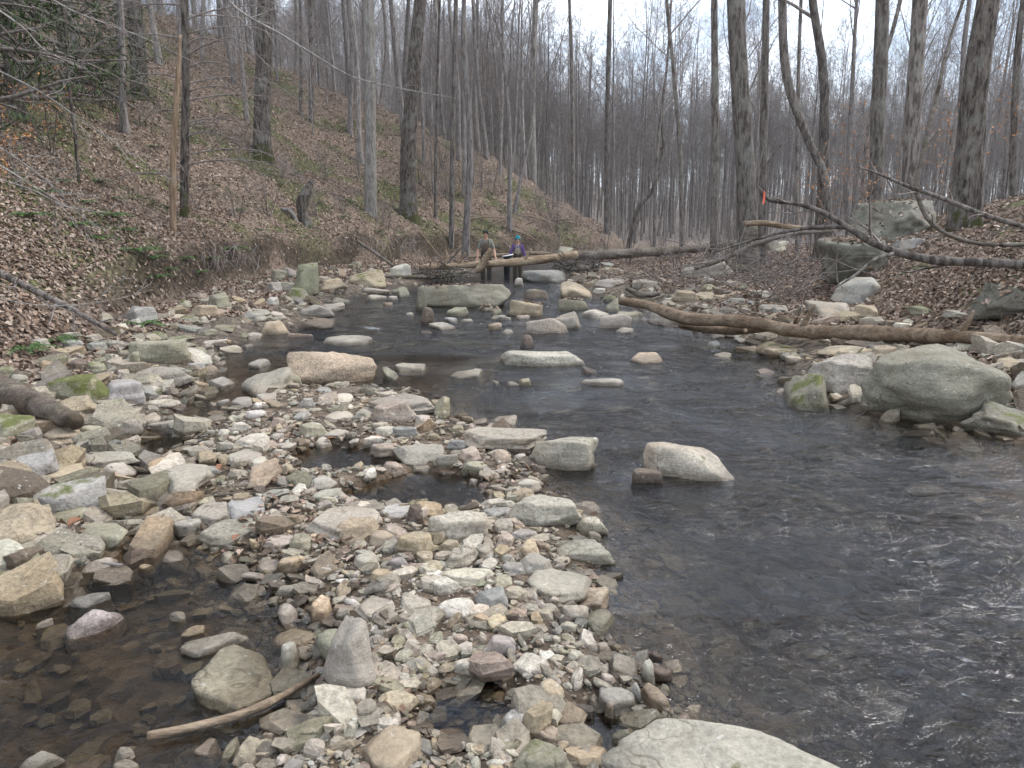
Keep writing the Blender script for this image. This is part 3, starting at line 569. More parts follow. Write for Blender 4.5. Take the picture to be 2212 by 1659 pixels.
rocks('D', [
    (440, 695, 1130, 985, 'dome', 't', 'big smooth tan boulder at the head of the gravel bar'), (90, 820, 480, 1065, 'wedge', 'g', 'long sloping ledge rock running into the water beside the smooth tan boulder'), (350, 900, 560, 1015, 'block', 'n'), (130, 765, 320, 862, 'slab', 'l', 20), (1260, 800, 1515, 888, 'slab', 'l', 'pale flat slab in the stream beside the smooth tan boulder'),
    (1170, 845, 1300, 952, 'wedge', 'n', .4), (1690, 850, 1960, 942, 'slab', 'g'), (1050, 1040, 1600, 1235, 'slab', 'g', .25, 'large flat slab with a moss streak on the bar head'), (1565, 1060, 1700, 1252, 'wedge', 'n'), (1090, 1100, 1430, 1292, 'block', 'g'), (1420, 1200, 1545, 1347, 'block', 'l'),
    (1250, 1305, 1445, 1397, 'cob', 'b'), (1085, 1275, 1240, 1357, 'cob', 'g'), (725, 1180, 945, 1277, 'slab', 'l'), (940, 1155, 1090, 1262, 'cob', 'g'), (770, 1045, 945, 1132, 'slab', 'l'), (510, 1085, 650, 1167, 'block', 'b'), (775, 990, 1040, 1082, 'slab', 'd'), (650, 1000, 780, 1062, 'slab', 'b'),
    (525, 1280, 750, 1412, 'block', 'n'), (40, 1340, 320, 1482, 'slab', 'l'), (300, 1355, 405, 1422, 'cob', 'l'), (690, 1330, 910, 1412, 'slab', 'g'), (650, 1385, 780, 1482, 'cob', 'w'), (1020, 1380, 1200, 1472, 'block', 'w'), (1080, 1430, 1400, 1552, 'block', 'p', 'rusty pinkish block at the edge of an inner pool'),
    (1250, 1400, 1665, 1612, 'slab', 'g', 'long slanting grey slab beside the rusty pinkish block'), (1570, 1510, 1770, 1622, 'block', 'g'), (1770, 1460, 1940, 1592, 'cob', 'p'), (1670, 1405, 1830, 1497, 'cob', 'b'), (1790, 1565, 2000, 1700, 'cob', 'n', 'round greenish grey cobble above the inner pool'), (280, 1235, 430, 1342, 'block', 'p'),
    (0, 1060, 195, 1177, 'slab', 'l'), (195, 1045, 345, 1122, 'slab', 'l'), (-40, 1480, 240, 1622, 'slab', 'l'), (230, 480, 455, 597, 'cob', 't'), (105, 570, 240, 627, 'slab', 'l'), (50, 385, 320, 487, 'slab', 'g'), (280, 410, 420, 482, 'slab', 'l'), (535, 360, 780, 467, 'wedge', 'g'), (690, 340, 880, 417, 'slab', 'g'),
    (500, 450, 830, 562, 'ledge', 'd'), (410, 575, 640, 612, 'ledge', 'p'), (660, 585, 1100, 682, 'ledge', 'g', .2, 'low broken ledge across the stream above the smooth tan boulder'), (480, 40, 680, 300, 'up', 'n', .5, 'upright mossy boulder with white lichen on the far bank'), (420, 220, 600, 332, 'block', 'n', .6), (260, 180, 390, 272, 'slab', 'g'), (380, 180, 520, 262, 'slab', 'g', .4),
    (270, 300, 360, 372, 'slab', 'w'), (690, 160, 895, 267, 'block', 't'), (910, 80, 1200, 232, 'wedge', 't', .45, 'large tan mossy wedge boulder beside the drift pile'), (1210, 40, 1400, 160, 'block', 'w', 'white quartz-streaked boulder beside the drift pile'), (1020, 220, 1240, 292, 'slab', 'g'), (1030, 280, 1210, 327, 'slab', 'l'), (1240, 220, 1400, 302, 'slab', 'n', .3),
    (1205, 290, 1290, 327, 'slab', 'l'), (1170, 340, 1250, 367, 'slab', 't'), (300, 85, 430, 182, 'block', 'n'), (380, 70, 500, 162, 'block', 'g'), (650, 140, 720, 182, 'cob', 'y'),
    (1450, 185, 2180, 392, 'block', 'n', .15, 'huge flat-topped layered boulder in midstream below the spanning log'), (1435, 215, 1512, 412, 'up', 'n', .35, 'thin mossy upright slab against the huge layered boulder'), (1465, 380, 1572, 517, 'up', 'd', 'brown upright stone at the corner of the huge layered boulder'), (1670, 380, 1840, 452, 'block', 'n', .3), (1890, 355, 2060, 412, 'slab', 'g'), (2010, 385, 2110, 442, 'cob', 'n'),
    (1530, 495, 1750, 562, 'slab', 'l'), (1460, 560, 1555, 592, 'slab', 'd'), (1355, 420, 1415, 462, 'cob', 'l'), (1650, 450, 1760, 502, 'slab', 'b'), (1760, 470, 1880, 502, 'slab', 'l'), (2000, 440, 2170, 477, 'slab', 'g'), (1995, 505, 2100, 562, 'block', 't')])
rocks('E', [
    (0, 790, 760, 955, 'ledge', 'l', 'long low pale boulder lying across midstream'), (230, 695, 340, 802, 'up', 'd', 'small dark upright stone splitting the current'), (1030, 820, 1400, 922, 'ledge', 't', 'tan slab just awash with water running over it'), (660, 1020, 1050, 1107, 'ledge', 'l', 'thin pale slab alone in the open stream'), (690, 930, 870, 1007, 'slab', 'd'),
    (225, 1030, 340, 1102, 'block', 'n'), (105, 1055, 235, 1107, 'slab', 'g'), (10, 1045, 80, 1087, 'slab', 'n'), (275, 560, 600, 692, 'block', 'l', 'tan boulder with a dark wet underside at the stream edge'), (480, 510, 730, 652, 'block', 'g'), (830, 530, 1100, 652, 'block', 'l', 'squarish pale boulder below the driftwood log tip'),
    (970, 635, 1125, 687, 'slab', 'l'), (690, 485, 930, 577, 'slab', 'l'), (960, 500, 1180, 577, 'slab', 'n', .2), (525, 415, 760, 512, 'block', 'n'), (530, 265, 800, 417, 'wedge', 't', 'big triangular olive tan boulder beside the channel'), (260, 340, 455, 422, 'dome', 'd', .35, 'dark mossy boulder in the narrow channel'),
    (140, 420, 410, 552, 'block', 't'), (180, 475, 330, 552, 'slab', 'n'), (190, 535, 310, 577, 'slab', 'l'), (0, 540, 180, 592, 'slab', 'g'), (20, 600, 85, 662, 'cob', 't'), (75, 650, 180, 702, 'slab', 'g'), (190, 255, 260, 322, 'up', 'l'), (240, 190, 590, 292, 'dome', 'b', 'smooth grey boulder at the feet of the waders'),
    (800, 250, 1060, 332, 'slab', 'g'), (890, 405, 1010, 522, 'wedge', 'n'), (880, 390, 980, 442, 'block', 'n', .6), (1100, 260, 1330, 342, 'slab', 'g'), (1410, 350, 1620, 442, 'block', 't', .3), (1480, 90, 1910, 265, 'wedge', 'g', 'large grey slab boulder beneath the tangle of thin branches'), (770, 130, 1020, 172, 'ledge', 'b'), (800, 330, 900, 377, 'slab', 'w'),
    (1740, 830, 1890, 882, 'slab', 'l'), (1680, 740, 1790, 812, 'slab', 'b'), (1890, 710, 2020, 762, 'slab', 'b'), (1830, 670, 2010, 722, 'slab', 'l'), (1230, 500, 1440, 620, 'block', 'g', .35), (1730, 380, 1870, 430, 'slab', 't'), (2000, 430, 2060, 470, 'cob', 'b')])
rocks('F', [
    (1010, 430, 1460, 632, 'block', 'n', .15, 'large angular block with a dark undercut on the bank below the slope'), (1050, 640, 1490, 805, 'block', 'g', 'broad grey block at the side channel below the angular undercut block'), (1210, 740, 1360, 852, 'block', 'l'), (1600, 710, 1830, 822, 'slab', 'w', 'white flat slab at the mouth of the side channel'), (830, 700, 1110, 945, 'block', 'b', .2, 'sloping grey block next to the brightest mossy rock'),
    (400, 700, 820, 945, 'block', 'n', .75, 'dark block with the brightest green moss'), (770, 880, 1000, 1052, 'slab', 'n', .6), (1110, 895, 1400, 972, 'slab', 'g', .45, 'flat slab with a green moss patch lying in the side channel'), (490, 850, 760, 1012, 'wedge', 't'), (340, 1080, 625, 1242, 'slab', 't'), (620, 1020, 770, 1112, 'slab', 'n'), (630, 1080, 800, 1212, 'block', 'n'),
    (890, 1055, 1110, 1182, 'block', 'g'), (770, 1170, 950, 1272, 'slab', 'g'), (1140, 1055, 1420, 1137, 'slab', 'l'), (1290, 1010, 1450, 1062, 'slab', 'g'), (1140, 1000, 1280, 1072, 'slab', 'p'), (1440, 1075, 1540, 1137, 'cob', 't'), (1580, 1010, 1775, 1087, 'slab', 'g'), (1790, 1070, 1950, 1147, 'cob', 'l'), (1700, 1125, 1790, 1182, 'cob', 'w'),
    (1690, 900, 1790, 957, 'block', 'l'), (1440, 1200, 1570, 1252, 'slab', 'l'), (1550, 1210, 1690, 1262, 'slab', 'l'), (1680, 1225, 1840, 1312, 'cob', 'l', -25), (1420, 1260, 1590, 1317, 'slab', 'l'), (1330, 1310, 1440, 1357, 'slab', 'g'), (1270, 1330, 1700, 1665, 'slab', 'g', 'wide smooth grey boulder slab with reddish oak leaves at its side'),
    (1780, 1290, 2050, 1422, 'slab', 'l'), (1700, 1320, 1810, 1422, 'block', 't'), (1570, 1400, 1720, 1492, 'slab', 'b'), (1940, 1340, 2212, 1622, 'block', 't', 25, 'tilted brown angular block with an orange edge on the bar'), (1760, 1440, 1930, 1512, 'cob', 'l'), (-60, 985, 270, 1235, 'block', 'n', .55, 'mossy dark-sided boulder below the thick bark-covered log'),
    (330, 590, 430, 692, 'block', 'y'), (680, 590, 820, 702, 'block', 'n', .5), (540, 570, 690, 692, 'block', 'd'), (380, 540, 530, 642, 'block', 'n', .3), (830, 560, 980, 692, 'block', 'g'), (960, 600, 1060, 692, 'wedge', 'g'), (1020, 530, 1090, 642, 'up', 'n'), (500, 430, 660, 512, 'block', 'b'), (690, 445, 830, 532, 'block', 'b'), (420, 375, 620, 417, 'slab', 'g'),
    (250, 420, 380, 502, 'block', 'g'), (980, 160, 1220, 325, 'block', 'b', 'blue-grey block on the bank under the slanting thin pole'), (740, 220, 880, 292, 'slab', 'n'), (1180, 370, 1300, 442, 'block', 'n', .55), (1300, 390, 1510, 462, 'slab', 'n', .4), (1370, 450, 1520, 492, 'slab', 'n'), (1470, 490, 1610, 562, 'block', 'n'), (1580, 545, 1720, 602, 'slab', 'g'), (1640, 590, 1760, 632, 'slab', 'g'),
    (1470, 610, 1600, 672, 'block', 'b'), (1880, 460, 1980, 502, 'slab', 'g'), (1550, 430, 1770, 482, 'slab', 'l'), (1560, 350, 1690, 410, 'block', 'n'), (1490, 160, 1700, 265, 'block', 't', .35), (1630, 60, 1800, 212, 'block', 'n', .3), (1400, 120, 1490, 202, 'block', 'n', .5), (1390, 240, 1550, 312, 'slab', 'n', .5), (1550, 250, 1630, 312, 'cob', 'g'), (1640, 310, 1830, 372, 'slab', 'n', .3),
    (-20, 630, 110, 752, 'block', 'n', .55), (60, 700, 220, 832, 'block', 'g'), (90, 1260, 440, 1560, 'block', 'b', 'large dark blue-grey boulder low on the near bank'), (160, 1220, 430, 1302, 'slab', 'd'), (420, 1280, 600, 1392, 'slab', 'g'), (650, 1290, 1050, 1435, 'slab', 'g'), (800, 1360, 1045, 1512, 'slab', 'l'), (600, 1440, 740, 1532, 'cob', 'b'), (230, 1400, 640, 1565, 'slab', 't', 'long tan slab above the granite block with the moss cap'), (810, 1510, 970, 1572, 'slab', 'w'),
    (1030, 1250, 1110, 1302, 'cob', 'l'), (1220, 1270, 1280, 1317, 'cob', 'b'), (-20, 1240, 130, 1342, 'block', 'n')])
print('hand rocks', NROCK[0])

# ------------------------------------------------------------------ loose cobbles and gravel
RK = np.array(ROCKS)
def free(P, rad, fac=.85):
    ok = np.ones(len(P), bool)
    for x, y, r in RK: ok &= (P[:, 0] - x) ** 2 + (P[:, 1] - y) ** 2 > (fac * r + rad * .6) ** 2
    return ok
PCOL = np.array([COL[k] for k in 'gggglllltttbnwpdgglgd'])
def scatter(N, ylo, yhi, wid, test):
    """candidates denser near at hand: log-uniform in y"""
    y = np.exp(RNG.uniform(math.log(ylo), math.log(yhi), N)); x = RNG.uniform(-wid, wid, N) * y
    P = np.stack([x, y], 1); f = fields(P); h = hrel(P, f); ok = test(f, h, P); return P[ok], {k: (v[ok] if not isinstance(v, list) else v) for k, v in f.items()}, h[ok]
def stones(name, P, h, size, sub, colj=.16, flat_=(.28, .62), wetdark=False, mat='pebble', label=None):
    D, Fc = ICO[sub]; N = len(P); nv = len(D)
    Nn = nrm(RNG.normal(size=(N, 8, 3))); hh = RNG.uniform(.6, 1.0, (N, 8))
    dp = np.clip(np.einsum('vk,npk->nvp', D, Nn), 0, None) / hh[:, None, :]; r = (dp ** 20).sum(2) ** (-1 / 20); r = np.clip(r, .5, 1.35)
    V = D[None] * r[..., None]
    s = size[:, None] * np.stack([RNG.uniform(.8, 1.35, N), RNG.uniform(.6, 1.0, N), RNG.uniform(*flat_, N)], 1) / 2
    V = V * s[:, None, :]
    a = RNG.uniform(0, 6.28, N); t = RNG.normal(0, .22, N); ct, st = np.cos(t)[:, None], np.sin(t)[:, None]
    V = np.stack([V[..., 0] * ct + V[..., 2] * st, V[..., 1], -V[..., 0] * st + V[..., 2] * ct], -1)
    ca, sa = np.cos(a)[:, None], np.sin(a)[:, None]
    V = np.stack([V[..., 0] * ca - V[..., 1] * sa, V[..., 0] * sa + V[..., 1] * ca, V[..., 2]], -1)
    V[..., 0] += P[:, 0:1]; V[..., 1] += P[:, 1:2]; V[..., 2] += (zw(P[:, 1]) + h + s[:, 2] * .45)[:, None]
    C = PCOL[RNG.integers(0, len(PCOL), N)] * (1 + colj * RNG.normal(size=(N, 1))) * (1 + .02 * RNG.normal(size=(N, 3))); C = np.clip(C * (.85 if sub != 2 else .95), .04, .7)
    Fa = (np.arange(N) * nv)[:, None, None] + Fc[None]
    o = mk(name, V.reshape(-1, 3), Fa.reshape(-1, 3), M[mat], colr=np.repeat(C, nv, 0), smooth=(sub == 0)); tag(o, kind='stuff'); 
    if label: o['label'] = label
    return o
def plates(name, P, h, size, label, thick=(.14, .38), tilt=.16, lift=.30, dark=.84):
    """angular flat stones: uneven seven-sided plates with a chipped upper edge"""
    N = len(P); m = 7; a = (np.arange(m)[None] + RNG.uniform(-.36, .36, (N, m))) * 2 * math.pi / m; r = RNG.uniform(.62, 1.0, (N, m)) / 2; el = RNG.uniform(.55, .95, (N, 1))
    X, Y = np.cos(a) * r, np.sin(a) * r * el; th = RNG.uniform(*thick, N)[:, None]; k = RNG.uniform(.74, .93, (N, m)); sh = RNG.normal(0, .05, (N, 2)); wd = RNG.uniform(-.5, .5, (N, 1))
    rings = [np.stack([X * .86, Y * .86, np.zeros((N, m)) - .02], -1), np.stack([X, Y, th * (.45 + RNG.uniform(0, .3, (N, m)))], -1), np.stack([X * k + sh[:, :1], Y * k + sh[:, 1:], th * (1 + wd * X * 1.6 + RNG.normal(0, .05, (N, m)))], -1)]
    V = np.concatenate(rings + [np.stack([sh[:, 0], sh[:, 1], th[:, 0] * 1.03], -1)[:, None]], 1) * size[:, None, None]
    t = RNG.normal(0, tilt, (N, 2)); V[..., 2] += V[..., 0] * t[:, :1] + V[..., 1] * t[:, 1:]
    ph = RNG.uniform(0, 6.28, N)[:, None]; c, s = np.cos(ph), np.sin(ph); V = np.stack([V[..., 0] * c - V[..., 1] * s, V[..., 0] * s + V[..., 1] * c, V[..., 2]], -1)
    V[..., 0] += P[:, :1]; V[..., 1] += P[:, 1:2]; V[..., 2] += (zw(P[:, 1]) + h - size * th[:, 0] * lift)[:, None]
    j = np.arange(m); j2 = (j + 1) % m; Q = np.concatenate([np.stack([j + o, j2 + o, j2 + o + m, j + o + m], 1) for o in (0, m)]); T = np.stack([j + 2 * m, j2 + 2 * m, np.full(m, 3 * m)], 1); nv = 3 * m + 1; b = (np.arange(N) * nv)[:, None, None]
    C = PCOL[RNG.integers(0, len(PCOL), N)] * (1 + .16 * RNG.normal(size=(N, 1))) * (1 + .015 * RNG.normal(size=(N, 3))) * dark * np.array([1.02, 1., .95])
    o = mk(name, V.reshape(-1, 3), [(b + Q[None]).reshape(-1, 4), (b + T[None]).reshape(-1, 3)], M['pebble'], colr=np.repeat(np.clip(C, .04, .7), nv, 0), smooth=False); tag(o, label, None, None, 'stuff'); return o
land_bar = lambda f, h, P: (f['bar'] > -.25) & (h > -.05) & (f['left'] < .3)
shelf = lambda f, h, P: ((f['left'] > -.35) & (f['hill'] < -.15) & (h > -.1) & (P[:, 1] < 26)) | ((f['right'] > -.3) & (f['right'] < 2.2) & (f['terr'] < .0) & (P[:, 1] > 5.5) & (P[:, 1] < 24) & (P[:, 0] < 6.5))
# individual cobbles, the largest left over
P, f, h = scatter(5200, 2.1, 9, .66, land_bar); ok = free(P, .06); P, h = P[ok], h[ok]
taken = []
nind = 0
for q in range(len(P)):
    if nind >= 28: break
    s = RNG.uniform(.09, .15); x, y = P[q]
    if any((x - a) ** 2 + (y - b) ** 2 < (s + c) ** 2 * .4 for a, b, c in taken): continue
    taken.append((x, y, s)); g0 = zw(y) + h[q]
    put_rock(x, y, s * RNG.uniform(1.1, 1.5), s, g0 - s * .12, g0 + s * RNG.uniform(.3, .5), RNG.uniform(0, 6.28), random.choice(['cob', 'slab', 'block']), random.choice('glltpbnw'), 0, None, None, q, 2); nind += 1
RK = np.array(ROCKS)
P, f, h = scatter(4200, 2.0, 9, .68, land_bar); ok = free(P, .05, .8); P, h = P[ok], h[ok]; sz = np.clip(RNG.lognormal(math.log(.055), .40, len(P)), .035, .13)
import re as _re
for o, x, y, lb, nm, zn, gr in PLAIN:                      # name each plain stone by the marked one it lies next to
    d, q = min(((hx - x) ** 2 + (hy - y) ** 2, k) for k, (hx, hy, hl) in enumerate(HEROROCK))
    sh = _re.split(r' (?:with|at|in|on|lying|standing|beside|behind|under|resting|leaning|facing|below|next|against|and|capped|sloping|sliding|overhanging|tucked|propped|running|across|splitting|just|alone|above|beneath|far) ', HEROROCK[q][2])[0]
    if d < 1.6 ** 2 + .02 * y * y: tag(o, f'{lb} beside the {sh}', nm, f'stones around the {sh}')
    else: tag(o, f'{lb} {zn}', nm, gr)
stones('cobbles', P[:230], h[:230], sz[:230], 2, label='mixed tan and grey cobbles strewn over the gravel bar')
P, f, h = scatter(16000, 1.9, 8.5, .7, lambda f, h, P: ((f['bar'] > -.3) | (f['left'] > -.4)) & (h > -.16) & (f['hill'] < 0)); ok = free(P, .012, .8); P, h = P[ok][:4800], h[ok][:4800]; sz = np.clip(RNG.lognormal(math.log(.026), .38, len(P)), .012, .06)
q = sz > .027; stones('pebbles', P[q], h[q], sz[q], 1, label='small pebbles between the cobbles'); stones('fine_pebbles', P[~q], h[~q], sz[~q], 0, label='finer pebbles between the cobbles')
P, f, h = scatter(26000, 1.7, 6.0, .72, lambda f, h, P: (f['bar'] > -.3) & (h > -.12)); P, h = P[:7000], h[:7000]; sz = RNG.uniform(.007, .017, len(P))
stones('gravel', P, h, sz, 0, label='fine gravel filling the bar')
P, f, h = scatter(30000, 3, 26, .75, shelf); ok = free(P, .06, .8); P, h = P[ok][:1900], h[ok][:1900]; sz = np.clip(RNG.lognormal(math.log(.17), .5, len(P)), .06, .50)
plates('bank_stones', P, h, sz, 'loose angular stones packed along both stream banks', (.16, .42), .22, dark=.8)
P, f, h = scatter(9000, 2.0, 9, .7, land_bar); ok = free(P, .05, .85); P, h = P[ok][:620], h[ok][:620]; sz = np.clip(RNG.lognormal(math.log(.105), .42, len(P)), .05, .26)
plates('flat_stones', P, h + .004, sz, 'flat angular stones lying over the gravel bar')
P, f, h = scatter(16000, 1.9, 8, .74, lambda f, h, P: (P[:, 0] < -.9 + .1 * P[:, 1]) & (h > -.12) & (h < .02) & (f['hill'] < 0)); ok = free(P, .05, .85); P, h = P[ok][:130], h[ok][:130]; sz = np.clip(RNG.lognormal(math.log(.10), .4, len(P)), .05, .2)
plates('pool_stones', P, h + .008, sz, 'flat stones breaking the surface of the shallow side pool', (.18, .4), .1, dark=.85)
P, f, h = scatter(20000, 1.9, 8, .7, land_bar); ok = free(P, .02, .85); P, h = P[ok][:1700], h[ok][:1700]; sz = np.clip(RNG.lognormal(math.log(.042), .35, len(P)), .02, .09)
plates('stone_chips', P, h + .004, sz, 'small angular chips of stone in the gravel', (.2, .5), .3)
# stones lying on the bed, seen through the water
P, f, h = scatter(14000, 1.8, 16, .72, lambda f, h, P: (h < -.03) & (f['back'] < 0) & ~((P[:, 0] < -1. + .1 * P[:, 1]) & (P[:, 1] < 9) & (RNG.random(len(P)) < .93))); ok = free(P, .05, .8); P, h = P[ok][:1300], h[ok][:1300]; sz = np.clip(RNG.lognormal(math.log(.085), .5, len(P)), .03, .26); sz = np.minimum(sz, np.maximum(.03, -h * 1.1))
stones('streambed_stones', P, h - .01, sz, 1, flat_=(.25, .5), label='brown stones lying on the stream bed under water')

# ------------------------------------------------------------------ trees
def spawn(rng, PP, RR, k, t0, t1, L, ang, n, jit, up, rf=.6, tip=.25, rmin=.003, rmax=9.):
    """k children on each parent polyline; L = length of the longest child of each parent (array)"""
    Pn, m, _ = PP.shape
    t = (t0 + (t1 - t0) * (np.arange(k)[None] + rng.uniform(0, 1, (Pn, k))) / k); x = t * (m - 1); i = np.minimum(x.astype(int), m - 2); f = (x - i)[..., None]
    r = np.arange(Pn)[:, None]; A = PP[r, i]; B = PP[r, i + 1]; S = A * (1 - f) + B * f; rad = RR[r, i] * (1 - f[..., 0]) + RR[r, i + 1] * f[..., 0]
    T = nrm(B - A); q = nrm(rng.normal(size=T.shape)); q = nrm(q - (q * T).sum(-1, keepdims=True) * T)
    a = rng.normal(ang, .16, t.shape)[..., None]; d = nrm(T * np.cos(a) + q * np.sin(a))
    ln = L[:, None] * (1.05 - .62 * (t - t0) / (t1 - t0 + 1e-6)) * rng.uniform(.65, 1.15, t.shape)
    S = S.reshape(-1, 3); d = d.reshape(-1, 3); ln = ln.ravel(); rad = np.clip(rad.ravel() * rf, rmin, rmax)
    out = np.empty((len(S), n, 3)); out[:, 0] = S; c = S
    for s in range(1, n):
        d = nrm(d + rng.normal(0, jit, d.shape) + np.array([0, 0, up])); c = c + d * (ln / (n - 1))[:, None]; out[:, s] = c
    rr = rad[:, None] * np.linspace(1, tip, n)[None]
    return out, np.maximum(rr, .0022), ln
def crown(rng, TP, TR, Ht, t0=.42, limbs=20, sec=7, tw=6, twl=0, spread=.30, ang=.85, thick=1.0, up=.16, sides=(5, 4, 3, 3), accs=None):
    a = accs or Acc(); TPp, TRr = TP[None], TR[None]
    l1, r1, n1 = spawn(rng, TPp, TRr, limbs, t0, .985, np.array([Ht * spread]), ang, 7, .13, up, .42, .2, .010, .075)
    V, Q = tubes(l1, r1, sides[0]); a.add(V, Q)
    l2, r2, n2 = spawn(rng, l1, r1, sec, .22, .98, n1 * .52, .75, 5, .16, .06, .5, .3, .006 * thick, .026)
    V, Q = tubes(l2, r2, sides[1]); a.add(V, Q)
    l3, r3, n3 = spawn(rng, l2, r2, tw, .2, .98, n2 * .5, .7, 4, .18, .04, .5, .4, .0045 * thick, .011)
    V, Q = tubes(l3, r3, sides[2]); a.add(V, Q)
    if twl:
        l4, r4, n4 = spawn(rng, l3, r3, twl, .25, 1., n3 * .55, .65, 3, .15, .03, .6, .5, .0042 * thick, .006)
        V, Q = tubes(l4, r4, 3); a.add(V, Q); return a, l4
    return a, l3
def trunk_tube(P, r, sides=10, bump=.06, seed=0, flare=1.0, n=None):
    n = n or len(P); V, Q = tubes(P[None], r[None], sides)
    c = np.repeat(P, sides, 0); d = V - c
    zz = np.repeat(P[:, 2] - P[0, 2], sides); th = np.tile(np.arange(sides) * 2 * math.pi / sides, len(P))
    k = 1 + bump * fbm(np.column_stack([np.cos(th) * 2, np.sin(th) * 2, zz * .6]), 3, seed)
    lobes = 1 + flare * np.exp(-zz / (r[0] * 1.6)) * (.55 + .45 * np.cos(th * 4 + seed))
    return c + d * (k * lobes)[:, None], Q
def bole(rng, Ht, r0, lean=.03, wob=.12, n=14, fork=None):
    z = np.linspace(0, 1, n) ** 1.1 * Ht; z = z - .25
    x = lean * z * math.cos(rng.uniform(0, 6.28)) + wob * vnoise(np.column_stack([z * .22, z * 0 + rng.uniform(0, 90), z * 0]), 3); y = lean * z * rng.normal() * .5 + wob * vnoise(np.column_stack([z * .22, z * 0 + rng.uniform(0, 90), z * 0]), 4)
    P = np.column_stack([x - x[0], y - y[0], z]); r = r0 * (1 - .88 * (np.arange(n) / (n - 1)) ** 1.15); return P, r
VAR = []
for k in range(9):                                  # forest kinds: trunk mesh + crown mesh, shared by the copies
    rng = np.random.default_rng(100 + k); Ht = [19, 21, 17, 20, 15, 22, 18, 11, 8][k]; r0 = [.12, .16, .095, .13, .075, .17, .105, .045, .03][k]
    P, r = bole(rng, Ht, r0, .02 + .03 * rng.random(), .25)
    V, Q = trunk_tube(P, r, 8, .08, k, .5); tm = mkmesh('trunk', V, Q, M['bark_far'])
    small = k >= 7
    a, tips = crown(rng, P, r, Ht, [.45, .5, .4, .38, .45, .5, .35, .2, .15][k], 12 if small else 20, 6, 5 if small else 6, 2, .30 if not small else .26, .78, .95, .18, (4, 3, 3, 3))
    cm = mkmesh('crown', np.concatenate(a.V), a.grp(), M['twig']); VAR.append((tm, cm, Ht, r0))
def copy_tree(var, x, y, s, rz, label, group, name='forest_tree', cat='tree', sink=0.):
    e = empty(name, (x, y, H1(x, y) - sink)); e.scale = (s, s, s); e.rotation_euler = (RNG.normal(0, .02), RNG.normal(0, .02), rz)
    for nm, me in (('trunk', VAR[var][0]), ('crown', VAR[var][1])):
        o = bpy.data.objects.new(nm, me); col.objects.link(o); o.parent = e
    return tag(e, label, cat, group)
HERO = []
def hero(path, wpx0, wpx1, label, mat='bark', Y=None, base=None, top=20., seed=0, name='tree', crown_kw=None, flare=.5, sides=18, cm='twig', extra=None):
    """path: trunk in the photograph, base first, all in the depth of its foot"""
    b = hit(*path[0], water=False) if Y is None else at(*path[0], Y); Y = b[1]
    if base is not None: b = np.array([b[0], b[1], base])
    else: b = np.array([b[0], b[1], H1(b[0], b[1])])
    D = Y / ray(*path[0])[1]; px = D / F
    pts = [b - [0, 0, .3]] + [at(u, v, Y) for u, v in path[1:]]
    rng = np.random.default_rng(seed + 500)
    d = nrm(pts[-1] - pts[-2] if len(pts) > 2 else pts[-1] - pts[0]); d = nrm(d + [0, 0, .6])
    while pts[-1][2] < top: pts.append(pts[-1] + d * 2.5 + rng.normal(0, .10, 3) * [1, 1, 0])
    pts = np.array(pts); n = 34; P = spline(pts, n) - b; Ht = P[-1, 2]
    zt = (at(*path[-1], Y) - b)[2]; z = P[:, 2]
    r = np.interp(z, [0, max(zt, .5), Ht], [wpx0 * px / 2, wpx1 * px / 2, .03])
    e = empty(name, b); V, Q = trunk_tube(P, r, sides, .09, seed, flare); mk('trunk', V, Q, M[mat], e)
    kw = dict(t0=.45, limbs=13, sec=6, tw=5, twl=1, spread=.28, sides=(4, 3, 3, 3)); kw.update(crown_kw or {})
    a, tips = crown(rng, P, r, Ht, **kw); a.build('crown', M[cm], e)
    tag(e, label, 'tree'); HERO.append((b[0], b[1])); return e, P, r, b, Y
# left slope
hero([(565, 332), (567, 200), (572, 0)], 35, 30, 'dark-barked tree with a mossy flared foot on the leafy slope', 'bark_dark', seed=1, flare=.8)
hero([(800, 462), (800, 250), (795, 0)], 26, 22, 'straight smooth grey tree standing beside the leaning dark tree', 'bark_pale', seed=2, flare=.35)
hero([(882, 470), (882, 330), (893, 160), (908, 0)], 35, 24, 'dark furrowed tree with pale splayed foot leaning toward the stream', 'bark_dark', seed=3, flare=.9)
hero([(975, 528), (978, 300), (985, 0)], 11, 9, 'slim tree on the stream edge by the end of the spanning log', 'bark', seed=4, flare=.3)
hero([(300, 215), (296, 100), (285, -40)], 34, 28, 'dark tree high on the slope beside a pale trunk', 'bark_dark', seed=5)
hero([(262, 150), (258, 60), (255, -20)], 16, 13, 'pale mossy trunk high on the slope beside a dark tree', 'bark_pale', seed=6)
hero([(672, 262), (672, 120), (670, 0)], 12, 10, 'slim grey tree upslope between the mossy-footed tree and the straight grey tree', 'bark', seed=7)
hero([(648, 250), (650, 120), (648, 0)], 7, 5, 'very thin dark sapling trunk next to a slim grey tree upslope', 'bark', seed=8)
hero([(1003, 420), (1004, 200), (1003, 0)], 10, 8, 'straight grey pole-like tree on the spur above the waders', 'bark_pale', seed=9)
hero([(940, 470), (942, 300), (950, 0)], 7, 5, 'thin upright sapling at the foot of the spur', 'bark', seed=10)
hero([(170, 395), (163, 300), (150, 190), (140, 60)], 7, 5, 'crooked dark sapling low on the slope left of the dead conifer'.replace('left of', 'near'), 'bark_dark', seed=11, top=8, sides=8, crown_kw=dict(limbs=8, sec=4, tw=3, twl=0, t0=.3, spread=.2))
